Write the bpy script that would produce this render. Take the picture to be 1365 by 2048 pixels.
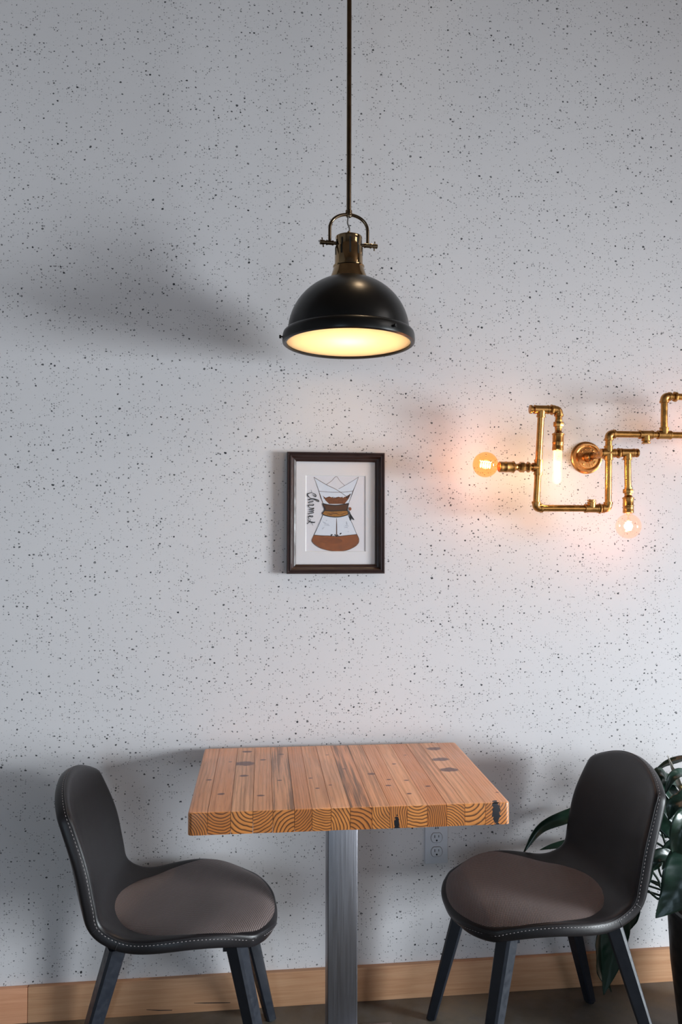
import bpy, bmesh, math, random
from mathutils import Vector, Matrix
from mathutils.bvhtree import BVHTree

scene = bpy.context.scene
for o in list(bpy.data.objects):
    bpy.data.objects.remove(o)
COL = scene.collection
PI = math.pi

# ------------------------------------------------------------------ camera
F_PX, IMG_W, IMG_H = 1550.0, 1365.0, 2048.0
YAW, PITCH, ROLL = 0.1098, 0.0258, 0.0023
CAM = Vector((0.0, -2.3258, 1.3897))
_f = Vector((math.sin(YAW) * math.cos(PITCH), math.cos(YAW) * math.cos(PITCH), math.sin(PITCH)))
_r0 = Vector((math.cos(YAW), -math.sin(YAW), 0))
_u0 = _r0.cross(_f)
_r = _r0 * math.cos(ROLL) + _u0 * math.sin(ROLL)
_u = _u0 * math.cos(ROLL) - _r0 * math.sin(ROLL)
cam_data = bpy.data.cameras.new('camera')
cam_data.sensor_fit = 'VERTICAL'
cam_data.sensor_height = 36.0
cam_data.lens = F_PX / IMG_H * 36.0
cam_data.clip_start = 0.02
cam = bpy.data.objects.new('camera', cam_data)
COL.objects.link(cam)
m = Matrix((_r, _u, -_f)).transposed().to_4x4()
m.translation = CAM
cam.matrix_world = m
scene.camera = cam


def at(px, py, y):
    """the point at distance -y in front of the wall that is seen at a place of the photograph"""
    d = _f + _r * ((px - IMG_W / 2) / F_PX) - _u * ((py - IMG_H / 2) / F_PX)
    return CAM + d * ((y - CAM.y) / d.y)


# ------------------------------------------------------------------ world, daylight, exposure
world = bpy.data.worlds.new('world')
scene.world = world
world.use_nodes = True
bg = world.node_tree.nodes['Background']
bg.inputs['Color'].default_value = (0.62, 0.75, 1.0, 1)
bg.inputs['Strength'].default_value = 1.0


def area(name, loc, target, sx, sy, power, color, spread=PI):
    l = bpy.data.lights.new(name, 'AREA')
    l.shape = 'RECTANGLE'
    l.size, l.size_y = sx, sy
    l.energy = power
    l.color = color
    l.spread = spread
    o = bpy.data.objects.new(name, l)
    COL.objects.link(o)
    o.location = loc
    o.rotation_euler = (Vector(target) - Vector(loc)).to_track_quat('-Z', 'Y').to_euler()
    return o


# daylight entering by the side window, by the shop front behind the camera and by its left bay
area('daylight_side_window', (5.25, -2.70, 1.12), (0, -2.70, -1.55), 1.5, 1.5, 345, (0.875, 0.955, 1.0), math.radians(125))
area('daylight_shop_front', (3.0, -5.05, 1.25), (3.0, 0, 1.25), 2.0, 1.7, 18, (0.92, 0.95, 1.0))
area('added_transom_light', (5.55, -3.275, 4.20), (0, -3.275, 4.20), 2.6, 1.35, 38, (1.0, 0.90, 0.80))  # added unseen source: gives the brass neck a bright strip, warms the upper wall
area('daylight_left_bay', (-1.5, -5.05, 1.25), (-1.5, 0, 1.25), 1.0, 1.7, 23, (0.64, 0.85, 1.0))

scene.view_settings.view_transform = 'Standard'
scene.view_settings.look = 'None'
scene.view_settings.exposure = 0.0
scene.view_settings.gamma = 1.0
scene.view_settings.use_curve_mapping = False


# ------------------------------------------------------------------ material helpers
class NT:
    def __init__(self, name):
        self.m = bpy.data.materials.new(name)
        self.m.use_nodes = True
        self.t = self.m.node_tree
        self.b = self.t.nodes['Principled BSDF']
        self.out = self.t.nodes['Material Output']

    def n(self, kind, **kw):
        nd = self.t.nodes.new(kind)
        for k, v in kw.items():
            setattr(nd, k, v)
        return nd

    def l(self, a, b):
        self.t.links.new(a, b)

    def sock(self, node, idx, v):
        if hasattr(v, 'is_output'):
            self.l(v, node.inputs[idx])
        elif v is not None:
            node.inputs[idx].default_value = v

    def math(self, op, a, b=None, c=None, clamp=False):
        nd = self.n('ShaderNodeMath', operation=op, use_clamp=clamp)
        self.sock(nd, 0, a)
        self.sock(nd, 1, b)
        self.sock(nd, 2, c)
        return nd.outputs[0]

    def vmath(self, op, a, b=None):
        nd = self.n('ShaderNodeVectorMath', operation=op)
        self.sock(nd, 0, a)
        self.sock(nd, 1, b)
        return nd.outputs['Value'] if op in ('LENGTH', 'DISTANCE', 'DOT_PRODUCT') else nd.outputs[0]

    def mix(self, fac, a, b, blend='MIX'):
        nd = self.n('ShaderNodeMix', data_type='RGBA', blend_type=blend)
        self.sock(nd, 0, fac)
        self.sock(nd, 6, a if hasattr(a, 'is_output') else (*a, 1))
        self.sock(nd, 7, b if hasattr(b, 'is_output') else (*b, 1))
        return nd.outputs[2]

    def noise(self, vec, scale, detail=3, rough=0.5, dist=0.0):
        nd = self.n('ShaderNodeTexNoise')
        self.l(vec, nd.inputs['Vector'])
        nd.inputs['Scale'].default_value = scale
        nd.inputs['Detail'].default_value = detail
        nd.inputs['Roughness'].default_value = rough
        nd.inputs['Distortion'].default_value = dist
        return nd.outputs['Fac']

    def mapr(self, v, a, b, c=0.0, d=1.0, smooth=False):
        nd = self.n('ShaderNodeMapRange', interpolation_type='SMOOTHSTEP' if smooth else 'LINEAR')
        self.sock(nd, 0, v)
        for i, x in enumerate((a, b, c, d)):
            self.sock(nd, i + 1, x)
        return nd.outputs[0]

    def coord(self, kind='Object'):
        return self.n('ShaderNodeTexCoord').outputs[kind]

    def scaled(self, vec, s):
        nd = self.n('ShaderNodeMapping')
        self.l(vec, nd.inputs[0])
        nd.inputs['Scale'].default_value = s
        return nd.outputs[0]

    def bump(self, h, strength, dist=0.002):
        nd = self.n('ShaderNodeBump')
        nd.inputs['Strength'].default_value = strength
        nd.inputs['Distance'].default_value = dist
        self.l(h, nd.inputs['Height'])
        self.l(nd.outputs[0], self.b.inputs['Normal'])

    def set(self, **kw):
        for k, v in kw.items():
            s = self.b.inputs[k.replace('_', ' ')]
            if hasattr(v, 'is_output'):
                self.l(v, s)
            elif isinstance(v, tuple) and len(v) == 3:
                s.default_value = (*v, 1)
            else:
                s.default_value = v


def plain(name, color, rough=0.5, metal=0.0, var=0.15, scale=30, bump=0.0, spec=None, rvar=0.1):
    """one colour with a little procedural variation in tone and gloss"""
    t = NT(name)
    c = t.coord()
    f = t.noise(c, scale, 4)
    lo = tuple(max(0, x * (1 - var)) for x in color)
    hi = tuple(min(1, x * (1 + var)) for x in color)
    t.set(Base_Color=t.mix(f, lo, hi), Metallic=metal,
          Roughness=t.mapr(f, 0.3, 0.7, max(0.02, rough - rvar), min(1, rough + rvar)))
    if spec is not None:
        t.set(Specular_IOR_Level=spec)
    if bump:
        t.bump(t.noise(c, scale * 12, 2), bump, 0.001)
    return t.m


def wall_paint():
    t = NT('speckled_plaster')
    c = t.coord()
    # flat 2D coordinates: x and z of the wall, a little jitter for ragged speck outlines
    warp = t.n('ShaderNodeTexNoise')
    t.l(c, warp.inputs['Vector'])
    warp.inputs['Scale'].default_value = 260
    warp.inputs['Detail'].default_value = 2
    off = t.vmath('SCALE', t.vmath('SUBTRACT', warp.outputs['Color'], (0.5, 0.5, 0.5)))
    off.node.inputs['Scale'].default_value = 0.006
    p = t.vmath('ADD', c, off)
    sep = t.n('ShaderNodeSeparateXYZ')
    t.l(p, sep.inputs[0])
    cmb = t.n('ShaderNodeCombineXYZ')
    t.l(sep.outputs['X'], cmb.inputs['X'])
    t.l(t.math('MULTIPLY', sep.outputs['Z'], 1.25), cmb.inputs['Y'])
    flat = cmb.outputs[0]
    clus = t.noise(t.scaled(flat, (2.2, 6.5, 1)), 1.6, 3, 0.55)
    clus2 = t.noise(t.scaled(flat, (9, 15, 1)), 1.3, 2, 0.5)

    def specks(scale, rmax, keep_lo, keep_hi, field):
        v = t.n('ShaderNodeTexVoronoi', voronoi_dimensions='2D', feature='F1')
        t.l(flat, v.inputs['Vector'])
        v.inputs['Scale'].default_value = scale
        v.inputs['Randomness'].default_value = 1.0
        s = t.n('ShaderNodeSeparateColor')
        t.l(v.outputs['Color'], s.inputs[0])
        thr = t.mapr(field, 0.35, 0.68, keep_lo, keep_hi)
        keep = t.math('LESS_THAN', s.outputs[0], thr)
        rr = t.math('MULTIPLY', t.math('POWER', s.outputs[1], 2.2), rmax)
        rr = t.math('ADD', rr, rmax * 0.22)
        inside = t.mapr(v.outputs['Distance'], t.math('MULTIPLY', rr, 0.88), rr, 1.0, 0.0)
        return t.math('MULTIPLY', t.math('MULTIPLY', inside, keep), t.mapr(s.outputs[2], 0, 1, 0.7, 1.0))

    a = specks(32, 0.105, 0.07, 0.46, clus)
    b = specks(75, 0.20, 0.03, 0.44, clus)
    d = specks(150, 0.29, 0.02, 0.55, clus2)
    allsp = t.math('MAXIMUM', t.math('MAXIMUM', a, b), t.math('MULTIPLY', d, 0.75))
    tone = t.noise(c, 1.3, 4, 0.6)
    base = t.mix(tone, (0.645, 0.620, 0.632), (0.712, 0.688, 0.70))
    t.set(Base_Color=t.mix(t.math('MULTIPLY', allsp, 1.0, clamp=True), base, (0.014, 0.016, 0.022)), Roughness=0.62, Specular_IOR_Level=0.3)
    h = t.math('SUBTRACT', t.noise(c, 35, 4), t.math('MULTIPLY', allsp, 0.6))
    t.bump(h, 0.12, 0.003)
    return t.m


def concrete():
    t = NT('stained_concrete')
    c = t.coord()
    n1 = t.noise(c, 2.4, 6, 0.65, 0.6)
    n2 = t.noise(c, 17, 5, 0.6)
    col = t.mix(t.mapr(n1, 0.35, 0.65), (0.065, 0.058, 0.048), (0.190, 0.158, 0.120))
    col = t.mix(t.mapr(n2, 0.45, 0.75, 0, 0.6), col, (0.16, 0.15, 0.145))
    t.set(Base_Color=col, Roughness=t.mapr(n2, 0.3, 0.7, 0.28, 0.5))
    t.bump(n2, 0.12, 0.003)
    return t.m


def pine_board(name, lo, hi, dark):
    t = NT(name)
    c = t.coord()
    g = t.noise(t.scaled(c, (1.2, 8, 26)), 3.0, 5, 0.6, 0.8)
    s = t.noise(t.scaled(c, (2, 40, 180)), 3.0, 2)
    blot = t.noise(c, 5, 3)
    col = t.mix(t.mapr(g, 0.3, 0.7), lo, hi)
    col = t.mix(t.mapr(s, 0.5, 0.75, 0, 0.45), col, dark)
    col = t.mix(t.mapr(blot, 0.55, 0.8, 0, 0.5), col, dark)
    t.set(Base_Color=col, Roughness=0.5)
    t.bump(s, 0.08, 0.001)
    return t.m


def butcher_block():
    """solid growth rings round an axis along each plank; every plank carries its own ring centre, tone, knots and pitch pocket"""
    t = NT('butcher_block_fir')
    c = t.coord()

    def attr(nm):
        nd = t.n('ShaderNodeAttribute', attribute_type='OBJECT')
        nd.attribute_name = nm
        return nd
    ring = attr('ring')      # x, z of the pith, ring spacing
    tone = attr('tone').outputs['Fac']
    sep = t.n('ShaderNodeSeparateXYZ')
    t.l(c, sep.inputs[0])
    rs = t.n('ShaderNodeSeparateXYZ')
    t.l(ring.outputs['Vector'], rs.inputs[0])
    # per plank shift so that no two planks share their noise
    sh = t.n('ShaderNodeCombineXYZ')
    t.l(t.math('MULTIPLY', tone, 37.0), sh.inputs[0])
    t.l(t.math('MULTIPLY', tone, 91.0), sh.inputs[2])
    cs = t.vmath('ADD', c, sh.outputs[0])
    wob = t.noise(t.scaled(cs, (14, 1.6, 14)), 1.0, 3, 0.5)
    dx = t.math('SUBTRACT', sep.outputs['X'], rs.outputs['X'])
    dz = t.math('SUBTRACT', sep.outputs['Z'], rs.outputs['Y'])
    r = t.math('SQRT', t.math('ADD', t.math('MULTIPLY', dx, dx), t.math('MULTIPLY', dz, dz)))
    r = t.math('ADD', r, t.math('MULTIPLY', t.math('SUBTRACT', wob, 0.5), 0.022))
    ph = t.math('FRACT', t.math('DIVIDE', r, rs.outputs['Z']))
    late = t.math('MULTIPLY', t.mapr(ph, 0.42, 0.86, 0, 1, True), t.mapr(ph, 0.90, 1.0, 1, 0))
    nrm = t.n('ShaderNodeSeparateXYZ')
    t.l(t.coord('Normal'), nrm.inputs[0])
    end = t.mapr(t.math('ABSOLUTE', nrm.outputs['Y']), 0.55, 0.9)
    streak = t.noise(t.scaled(cs, (60, 1.5, 60)), 2.2, 4, 0.6)
    fine = t.noise(t.scaled(cs, (260, 6, 260)), 2.0, 2)
    blot = t.noise(t.scaled(cs, (16, 5, 16)), 1.6, 3)
    face = t.mix(tone, (0.78, 0.31, 0.125), (0.97, 0.52, 0.275))
    face = t.mix(t.mapr(streak, 0.40, 0.75, 0, 0.50), face, (0.60, 0.225, 0.085))
    face = t.mix(t.mapr(blot, 0.52, 0.78, 0, 0.5), face, (0.80, 0.46, 0.30))
    face = t.mix(t.math('MULTIPLY', late, 0.34), face, (0.42, 0.145, 0.050))
    face = t.mix(t.mapr(fine, 0.56, 0.72, 0, 0.4), face, (0.24, 0.09, 0.04))
    spl = attr('spalt').outputs['Fac']
    face = t.mix(t.math('MULTIPLY', spl, t.mapr(streak, 0.45, 0.6)), face, (0.20, 0.11, 0.065))
    endc = t.mix(tone, (0.44, 0.135, 0.028), (0.70, 0.265, 0.065))
    endc = t.mix(t.mapr(blot, 0.4, 0.7, 0, 0.4), endc, (0.30, 0.11, 0.03))
    endc = t.mix(t.math('MULTIPLY', late, 0.95), endc, (0.050, 0.015, 0.008))
    col = t.mix(end, face, endc)
    # knots on the upper face: local x, local y, half width; stretched across the grain
    rag = t.noise(cs, 55, 3, 0.6)
    for nm in ('knot_a', 'knot_b', 'knot_c'):
        k = t.n('ShaderNodeSeparateXYZ')
        t.l(attr(nm).outputs['Vector'], k.inputs[0])
        kx = t.math('SUBTRACT', sep.outputs['X'], k.outputs['X'])
        ky = t.math('MULTIPLY', t.math('SUBTRACT', sep.outputs['Y'], k.outputs['Y']), 1.5)
        kd = t.math('SQRT', t.math('ADD', t.math('MULTIPLY', kx, kx), t.math('MULTIPLY', ky, ky)))
        kd = t.math('ADD', kd, t.math('MULTIPLY', t.math('SUBTRACT', rag, 0.5), t.math('MULTIPLY', k.outputs['Z'], 1.5)))
        msk = t.mapr(kd, t.math('MULTIPLY', k.outputs['Z'], 0.95), t.math('MULTIPLY', k.outputs['Z'], 1.35), 0.95, 0.0)
        msk = t.math('MULTIPLY', msk, t.math('GREATER_THAN', k.outputs['Z'], 0.0005))
        msk = t.math('MULTIPLY', msk, t.math('SUBTRACT', 1.0, end))
        col = t.mix(msk, col, t.mix(fine, (0.085, 0.030, 0.026), (0.20, 0.070, 0.055)))
    # pitch pocket filled with black resin on the end: local x, local z, half width
    k = t.n('ShaderNodeSeparateXYZ')
    pocket = attr('pocket')
    t.l(pocket.outputs['Vector'], k.inputs[0])
    kx = t.math('SUBTRACT', sep.outputs['X'], k.outputs['X'])
    kz = t.math('MULTIPLY', t.math('SUBTRACT', sep.outputs['Z'], k.outputs['Y']), 0.26)
    kd = t.math('SQRT', t.math('ADD', t.math('MULTIPLY', kx, kx), t.math('MULTIPLY', kz, kz)))
    kd = t.math('ADD', kd, t.math('MULTIPLY', t.math('SUBTRACT', t.noise(cs, 120, 2), 0.5), 0.016))
    near = t.math('LESS_THAN', sep.outputs['Y'], -0.245)
    msk = t.math('MULTIPLY', t.math('MULTIPLY', t.math('LESS_THAN', kd, k.outputs['Z']), near), t.math('GREATER_THAN', k.outputs['Z'], 0.0005))
    col = t.mix(msk, col, (0.006, 0.006, 0.010))
    t.set(Base_Color=col, Roughness=t.mapr(streak, 0.3, 0.7, 0.30, 0.44), Coat_Weight=0.18, Coat_Roughness=0.25)
    t.bump(t.math('ADD', t.math('MULTIPLY', late, 0.6), t.math('MULTIPLY', fine, 0.4)), 0.10, 0.001)
    return t.m


def leather():
    t = NT('dark_leatherette')
    c = t.coord()
    v = t.n('ShaderNodeTexVoronoi', feature='DISTANCE_TO_EDGE')
    t.l(c, v.inputs['Vector'])
    v.inputs['Scale'].default_value = 420
    f = t.noise(c, 9, 3)
    t.set(Base_Color=t.mix(f, (0.010, 0.0088, 0.010), (0.017, 0.0150, 0.017)), Roughness=t.mapr(f, 0.3, 0.7, 0.34, 0.44), Specular_IOR_Level=0.38)
    t.bump(t.mapr(v.outputs['Distance'], 0.0, 0.25), 0.10, 0.0008)
    return t.m


def woven():
    t = NT('woven_seat_fabric')
    c = t.coord()
    sep = t.n('ShaderNodeSeparateXYZ')
    t.l(c, sep.inputs[0])
    k = 2 * PI / 0.0062
    a = t.math('SINE', t.math('MULTIPLY', t.math('ADD', sep.outputs['X'], t.math('MULTIPLY', sep.outputs['Y'], 0.55)), k))
    b = t.math('SINE', t.math('MULTIPLY', t.math('SUBTRACT', sep.outputs['Y'], t.math('MULTIPLY', sep.outputs['X'], 0.55)), k))
    w = t.mapr(t.math('MULTIPLY', a, b), -0.6, 0.6)
    f = t.noise(c, 300, 2)
    col = t.mix(w, (0.034, 0.023, 0.022), (0.24, 0.165, 0.148))
    col = t.mix(t.mapr(f, 0.3, 0.7, 0, 0.5), col, (0.115, 0.082, 0.077))
    t.set(Base_Color=col, Roughness=0.42, Sheen_Weight=0.1, Specular_IOR_Level=0.6)
    t.bump(w, 0.7, 0.0015)
    return t.m


def brass(name, col, rough):
    t = NT(name)
    c = t.coord()
    f = t.noise(c, 45, 4)
    t.set(Base_Color=t.mix(t.mapr(f, 0.35, 0.65), tuple(x * 0.78 for x in col), col), Metallic=1.0,
          Roughness=t.mapr(f, 0.3, 0.7, rough * 0.75, rough * 1.3))
    return t.m


def brushed_steel():
    t = NT('brushed_steel')
    c = t.coord()
    f = t.noise(t.scaled(c, (400, 400, 3)), 2.0, 3)
    t.set(Base_Color=t.mix(f, (0.26, 0.26, 0.29), (0.40, 0.40, 0.44)), Metallic=1.0, Roughness=t.mapr(f, 0.3, 0.7, 0.34, 0.50), Anisotropic=0.5)
    t.bump(f, 0.05, 0.0005)
    return t.m


def lit_glass(name, tint, glow, strength, trans=0.85):
    """the glass of a lit bulb: clear, glossy and softly glowing"""
    t = NT(name)
    tr = t.n('ShaderNodeBsdfTransparent')
    tr.inputs[0].default_value = (*tint, 1)
    gl = t.n('ShaderNodeBsdfGlossy')
    gl.inputs['Roughness'].default_value = 0.03
    fr = t.n('ShaderNodeLayerWeight')
    fr.inputs[0].default_value = 0.5
    fac = t.math('ADD', 0.04, t.math('MULTIPLY', t.math('POWER', fr.outputs['Facing'], 5.0), 0.90))
    mx = t.n('ShaderNodeMixShader')
    t.l(fac, mx.inputs[0])
    t.l(tr.outputs[0], mx.inputs[1])
    t.l(gl.outputs[0], mx.inputs[2])
    em = t.n('ShaderNodeEmission')
    em.inputs[0].default_value = (*glow, 1)
    em.inputs[1].default_value = strength
    ad = t.n('ShaderNodeAddShader')
    t.l(mx.outputs[0], ad.inputs[0])
    t.l(em.outputs[0], ad.inputs[1])
    t.l(ad.outputs[0], t.out.inputs[0])
    return t.m


def emit(name, col, strength):
    t = NT(name)
    f = t.noise(t.coord(), 20, 1)
    t.set(Base_Color=(0.8, 0.8, 0.8), Emission_Color=t.mix(f, col, tuple(min(1, x * 1.05) for x in col)), Emission_Strength=strength)
    return t.m


def pane_glass(name):
    t = NT(name)
    tr = t.n('ShaderNodeBsdfTransparent')
    gl = t.n('ShaderNodeBsdfGlossy')
    gl.inputs['Roughness'].default_value = 0.02
    fr = t.n('ShaderNodeLayerWeight')
    fr.inputs[0].default_value = 0.5
    fac = t.math('ADD', 0.03, t.math('MULTIPLY', t.math('POWER', fr.outputs['Facing'], 5.0), 0.90))
    mx = t.n('ShaderNodeMixShader')
    t.l(fac, mx.inputs[0])
    t.l(tr.outputs[0], mx.inputs[1])
    t.l(gl.outputs[0], mx.inputs[2])
    t.l(mx.outputs[0], t.out.inputs[0])
    return t.m


def opal_glass():
    t = NT('frosted_diffuser_glass')
    tl = t.n('ShaderNodeBsdfTranslucent')
    tl.inputs[0].default_value = (0.95, 0.90, 0.80, 1)
    df = t.n('ShaderNodeBsdfDiffuse')
    df.inputs[0].default_value = (0.9, 0.88, 0.82, 1)
    mx = t.n('ShaderNodeMixShader')
    mx.inputs[0].default_value = 0.25
    t.l(tl.outputs[0], mx.inputs[1])
    t.l(df.outputs[0], mx.inputs[2])
    t.l(mx.outputs[0], t.out.inputs[0])
    return t.m


def leaf_mat():
    t = NT('glossy_leaf')
    c = t.coord()
    f = t.noise(c, 14, 3)
    oi = t.n('ShaderNodeObjectInfo')
    col = t.mix(f, (0.006, 0.022, 0.016), (0.014, 0.045, 0.030))
    col = t.mix(t.math('MULTIPLY', oi.outputs['Random'], 0.4), col, (0.016, 0.042, 0.018))
    t.set(Base_Color=col, Roughness=0.30, Specular_IOR_Level=0.6)
    t.bump(t.noise(t.scaled(c, (1, 1, 1)), 40, 2), 0.15, 0.002)
    return t.m


M = {
    'wall': wall_paint(),
    'plain_wall': plain('matt_wall_paint', (0.22, 0.22, 0.23), 0.7, var=0.04, scale=4),
    'ceiling': plain('ceiling_paint', (0.26, 0.20, 0.16), 0.8, var=0.04, scale=4),
    'floor': concrete(),
    'base': pine_board('pine_baseboard', (0.58, 0.29, 0.150), (0.72, 0.41, 0.235), (0.44, 0.20, 0.095)),
    'base_red': pine_board('reddish_pine_baseboard', (0.52, 0.235, 0.125), (0.62, 0.31, 0.18), (0.38, 0.15, 0.075)),
    'scuff': plain('dark_scuff', (0.05, 0.03, 0.025), 0.8),
    'wood': butcher_block(),
    'steel': brushed_steel(),
    'leather': leather(),
    'weave': woven(),
    'thread': plain('pale_thread', (0.28, 0.25, 0.25), 0.8, scale=200),
    'piping': plain('black_piping', (0.020, 0.018, 0.020), 0.4, scale=100),
    'leg': plain('blue_black_powder_coat', (0.012, 0.015, 0.023), 0.38, var=0.12, scale=80, bump=0.05),
    'foot': plain('black_rubber', (0.01, 0.01, 0.011), 0.7),
    'dome': plain('black_bronze_enamel', (0.0045, 0.0040, 0.0038), 0.30, var=0.08, scale=60, rvar=0.02, spec=0.32),
    'dome_in': plain('white_enamel', (0.85, 0.82, 0.74), 0.5, var=0.02),
    'aged': brass('aged_brass', (0.42, 0.29, 0.16), 0.06),
    'aged_dark': brass('dark_aged_brass', (0.19, 0.135, 0.085), 0.14),
    'pipe': brass('raw_brass_pipe', (0.62, 0.29, 0.080), 0.26),
    'fitting': brass('cast_brass_fitting', (0.56, 0.275, 0.085), 0.32),
    'flange': brass('coppery_flange', (0.72, 0.34, 0.11), 0.28),
    'slot': plain('dark_slot', (0.004, 0.004, 0.004), 0.9),
    'cord': plain('grey_cord', (0.14, 0.12, 0.11), 0.6),
    'diffuser': opal_glass(),
    'frame': plain('dark_mahogany', (0.026, 0.010, 0.008), 0.40, var=0.35, scale=40),
    'mat': plain('ivory_mat_board', (0.80, 0.76, 0.77), 0.85, var=0.02, scale=90),
    'bevel': plain('white_mat_core', (0.86, 0.85, 0.84), 0.85, var=0.02),
    'paper': plain('drawing_paper', (0.78, 0.74, 0.77), 0.85, var=0.03, scale=120),
    'pglass': pane_glass('picture_glass'),
    'ink': plain('black_ink', (0.012, 0.010, 0.012), 0.7),
    'ink_brown': plain('brown_ink', (0.12, 0.055, 0.035), 0.8),
    'ink_grey': plain('grey_wash', (0.56, 0.57, 0.64), 0.85),
    'wash_white': plain('pale_blue_wash', (0.74, 0.76, 0.83), 0.85, var=0.05, scale=160),
    'coffee': plain('coffee_watercolour', (0.27, 0.085, 0.030), 0.85, var=0.45, scale=55),
    'grounds': plain('grounds_watercolour', (0.20, 0.065, 0.022), 0.85, var=0.7, scale=170),
    'coffee_dark': plain('dark_coffee_watercolour', (0.235, 0.073, 0.026), 0.85, var=0.5, scale=70),
    'collar_dark': plain('dark_collar_watercolour', (0.105, 0.040, 0.016), 0.85, var=0.5, scale=150),
    'collar_light': plain('ochre_collar_watercolour', (0.36, 0.155, 0.030), 0.85, var=0.55, scale=120),
    'plastic': plain('white_plastic', (0.62, 0.64, 0.70), 0.4, var=0.03),
    'black': plain('black_hole', (0.004, 0.004, 0.006), 0.8),
    'leaf': leaf_mat(),
    'leaf_back': plain('pale_leaf_underside', (0.055, 0.12, 0.095), 0.5),
    'stem': plain('dark_green_stem', (0.012, 0.030, 0.018), 0.45),
    'spathe': plain('white_spathe', (0.78, 0.70, 0.60), 0.5, var=0.08),
    'spadix': plain('cream_spadix', (0.62, 0.50, 0.22), 0.7),
    'pot': plain('black_planter', (0.010, 0.010, 0.011), 0.5),
    'soil': plain('potting_soil', (0.020, 0.014, 0.010), 0.95, bump=0.6),
    'amber_glass': lit_glass('amber_bulb_glass', (1.0, 0.74, 0.45), (1.0, 0.40, 0.11), 0.16),
    'rose_glass': lit_glass('rose_bulb_glass', (1.0, 0.82, 0.74), (1.0, 0.50, 0.36), 0.20),
    'tube_glass': lit_glass('clear_tube_glass', (1.0, 0.92, 0.75), (1.0, 0.80, 0.45), 0.65),
    'filament': emit('hot_filament', (1.0, 0.70, 0.30), 14.0),
    'filament_tube': emit('hot_tube_filament', (1.0, 0.90, 0.70), 16.0),
    'pend_bulb': emit('pendant_bulb_glass', (1.0, 0.78, 0.45), 4.0),
    'down': emit('downlight_lens', (1.0, 0.72, 0.42), 6.0),
}


# ------------------------------------------------------------------ object helpers
def link(name, me, mat=None, parent=None, smooth=True):
    o = bpy.data.objects.new(name, me)
    COL.objects.link(o)
    if mat is not None and not me.materials:
        me.materials.append(mat)
    if parent is not None:
        o.parent = parent
    if smooth:
        for p in me.polygons:
            p.use_smooth = True
    return o


def from_bm(name, bm, mat, parent=None, smooth=True, angle=None):
    me = bpy.data.meshes.new(name)
    bmesh.ops.recalc_face_normals(bm, faces=bm.faces)
    bm.to_mesh(me)
    bm.free()
    o = link(name, me, mat, parent, smooth)
    if angle:
        try:
            me.set_sharp_from_angle(angle=math.radians(angle))
        except Exception:
            pass
    return o


def thing(name, label, cat, loc=(0, 0, 0), rotz=0.0, group=None):
    o = bpy.data.objects.new(name, None)
    COL.objects.link(o)
    o.empty_display_size = 0.05
    o.location = loc
    o.rotation_euler = (0, 0, rotz)
    o['label'] = label
    o['category'] = cat
    if group:
        o['group'] = group
    return o


def box_bm(x0, x1, y0, y1, z0, z1, bevel=0.0, seg=2):
    bm = bmesh.new()
    bmesh.ops.create_cube(bm, size=1.0)
    for v in bm.verts:
        v.co = Vector((x0 + (v.co.x + .5) * (x1 - x0), y0 + (v.co.y + .5) * (y1 - y0), z0 + (v.co.z + .5) * (z1 - z0)))
    if bevel:
        bmesh.ops.bevel(bm, geom=list(bm.edges), offset=bevel, segments=seg, profile=0.5, affect='EDGES', clamp_overlap=True)
    return bm


def box(name, x0, x1, y0, y1, z0, z1, mat, parent=None, bevel=0.0, seg=2):
    return from_bm(name, box_bm(x0, x1, y0, y1, z0, z1, bevel, seg), mat, parent, smooth=bevel > 0, angle=40)


def lathe_bm(profile, axis_from=(0, 0, 0), axis_to=None, n=32, bm=None):
    """profile [(radius, height)] turned round an axis; height runs along the axis"""
    bm = bm or bmesh.new()
    o = Vector(axis_from)
    if axis_to is None:
        ax = Vector((0, 0, 1))
    else:
        ax = (Vector(axis_to) - o).normalized()
    q = Vector((0, 0, 1)).rotation_difference(ax)
    rings = []
    for (r, h) in profile:
        if r < 1e-6:
            rings.append([bm.verts.new(o + q @ Vector((0, 0, h)))])
        else:
            rings.append([bm.verts.new(o + q @ Vector((r * math.cos(2 * PI * k / n), r * math.sin(2 * PI * k / n), h))) for k in range(n)])
    for a, b in zip(rings, rings[1:]):
        for k in range(n):
            k2 = (k + 1) % n
            if len(a) == 1 and len(b) == 1:
                continue
            if len(a) == 1:
                bm.faces.new((a[0], b[k], b[k2]))
            elif len(b) == 1:
                bm.faces.new((a[k], b[0], a[k2]))
            else:
                bm.faces.new((a[k], b[k], b[k2], a[k2]))
    return bm


def lathe(name, profile, mat, parent=None, p0=(0, 0, 0), p1=None, n=32, angle=38):
    return from_bm(name, lathe_bm(profile, p0, p1, n), mat, parent, True, angle)


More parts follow.
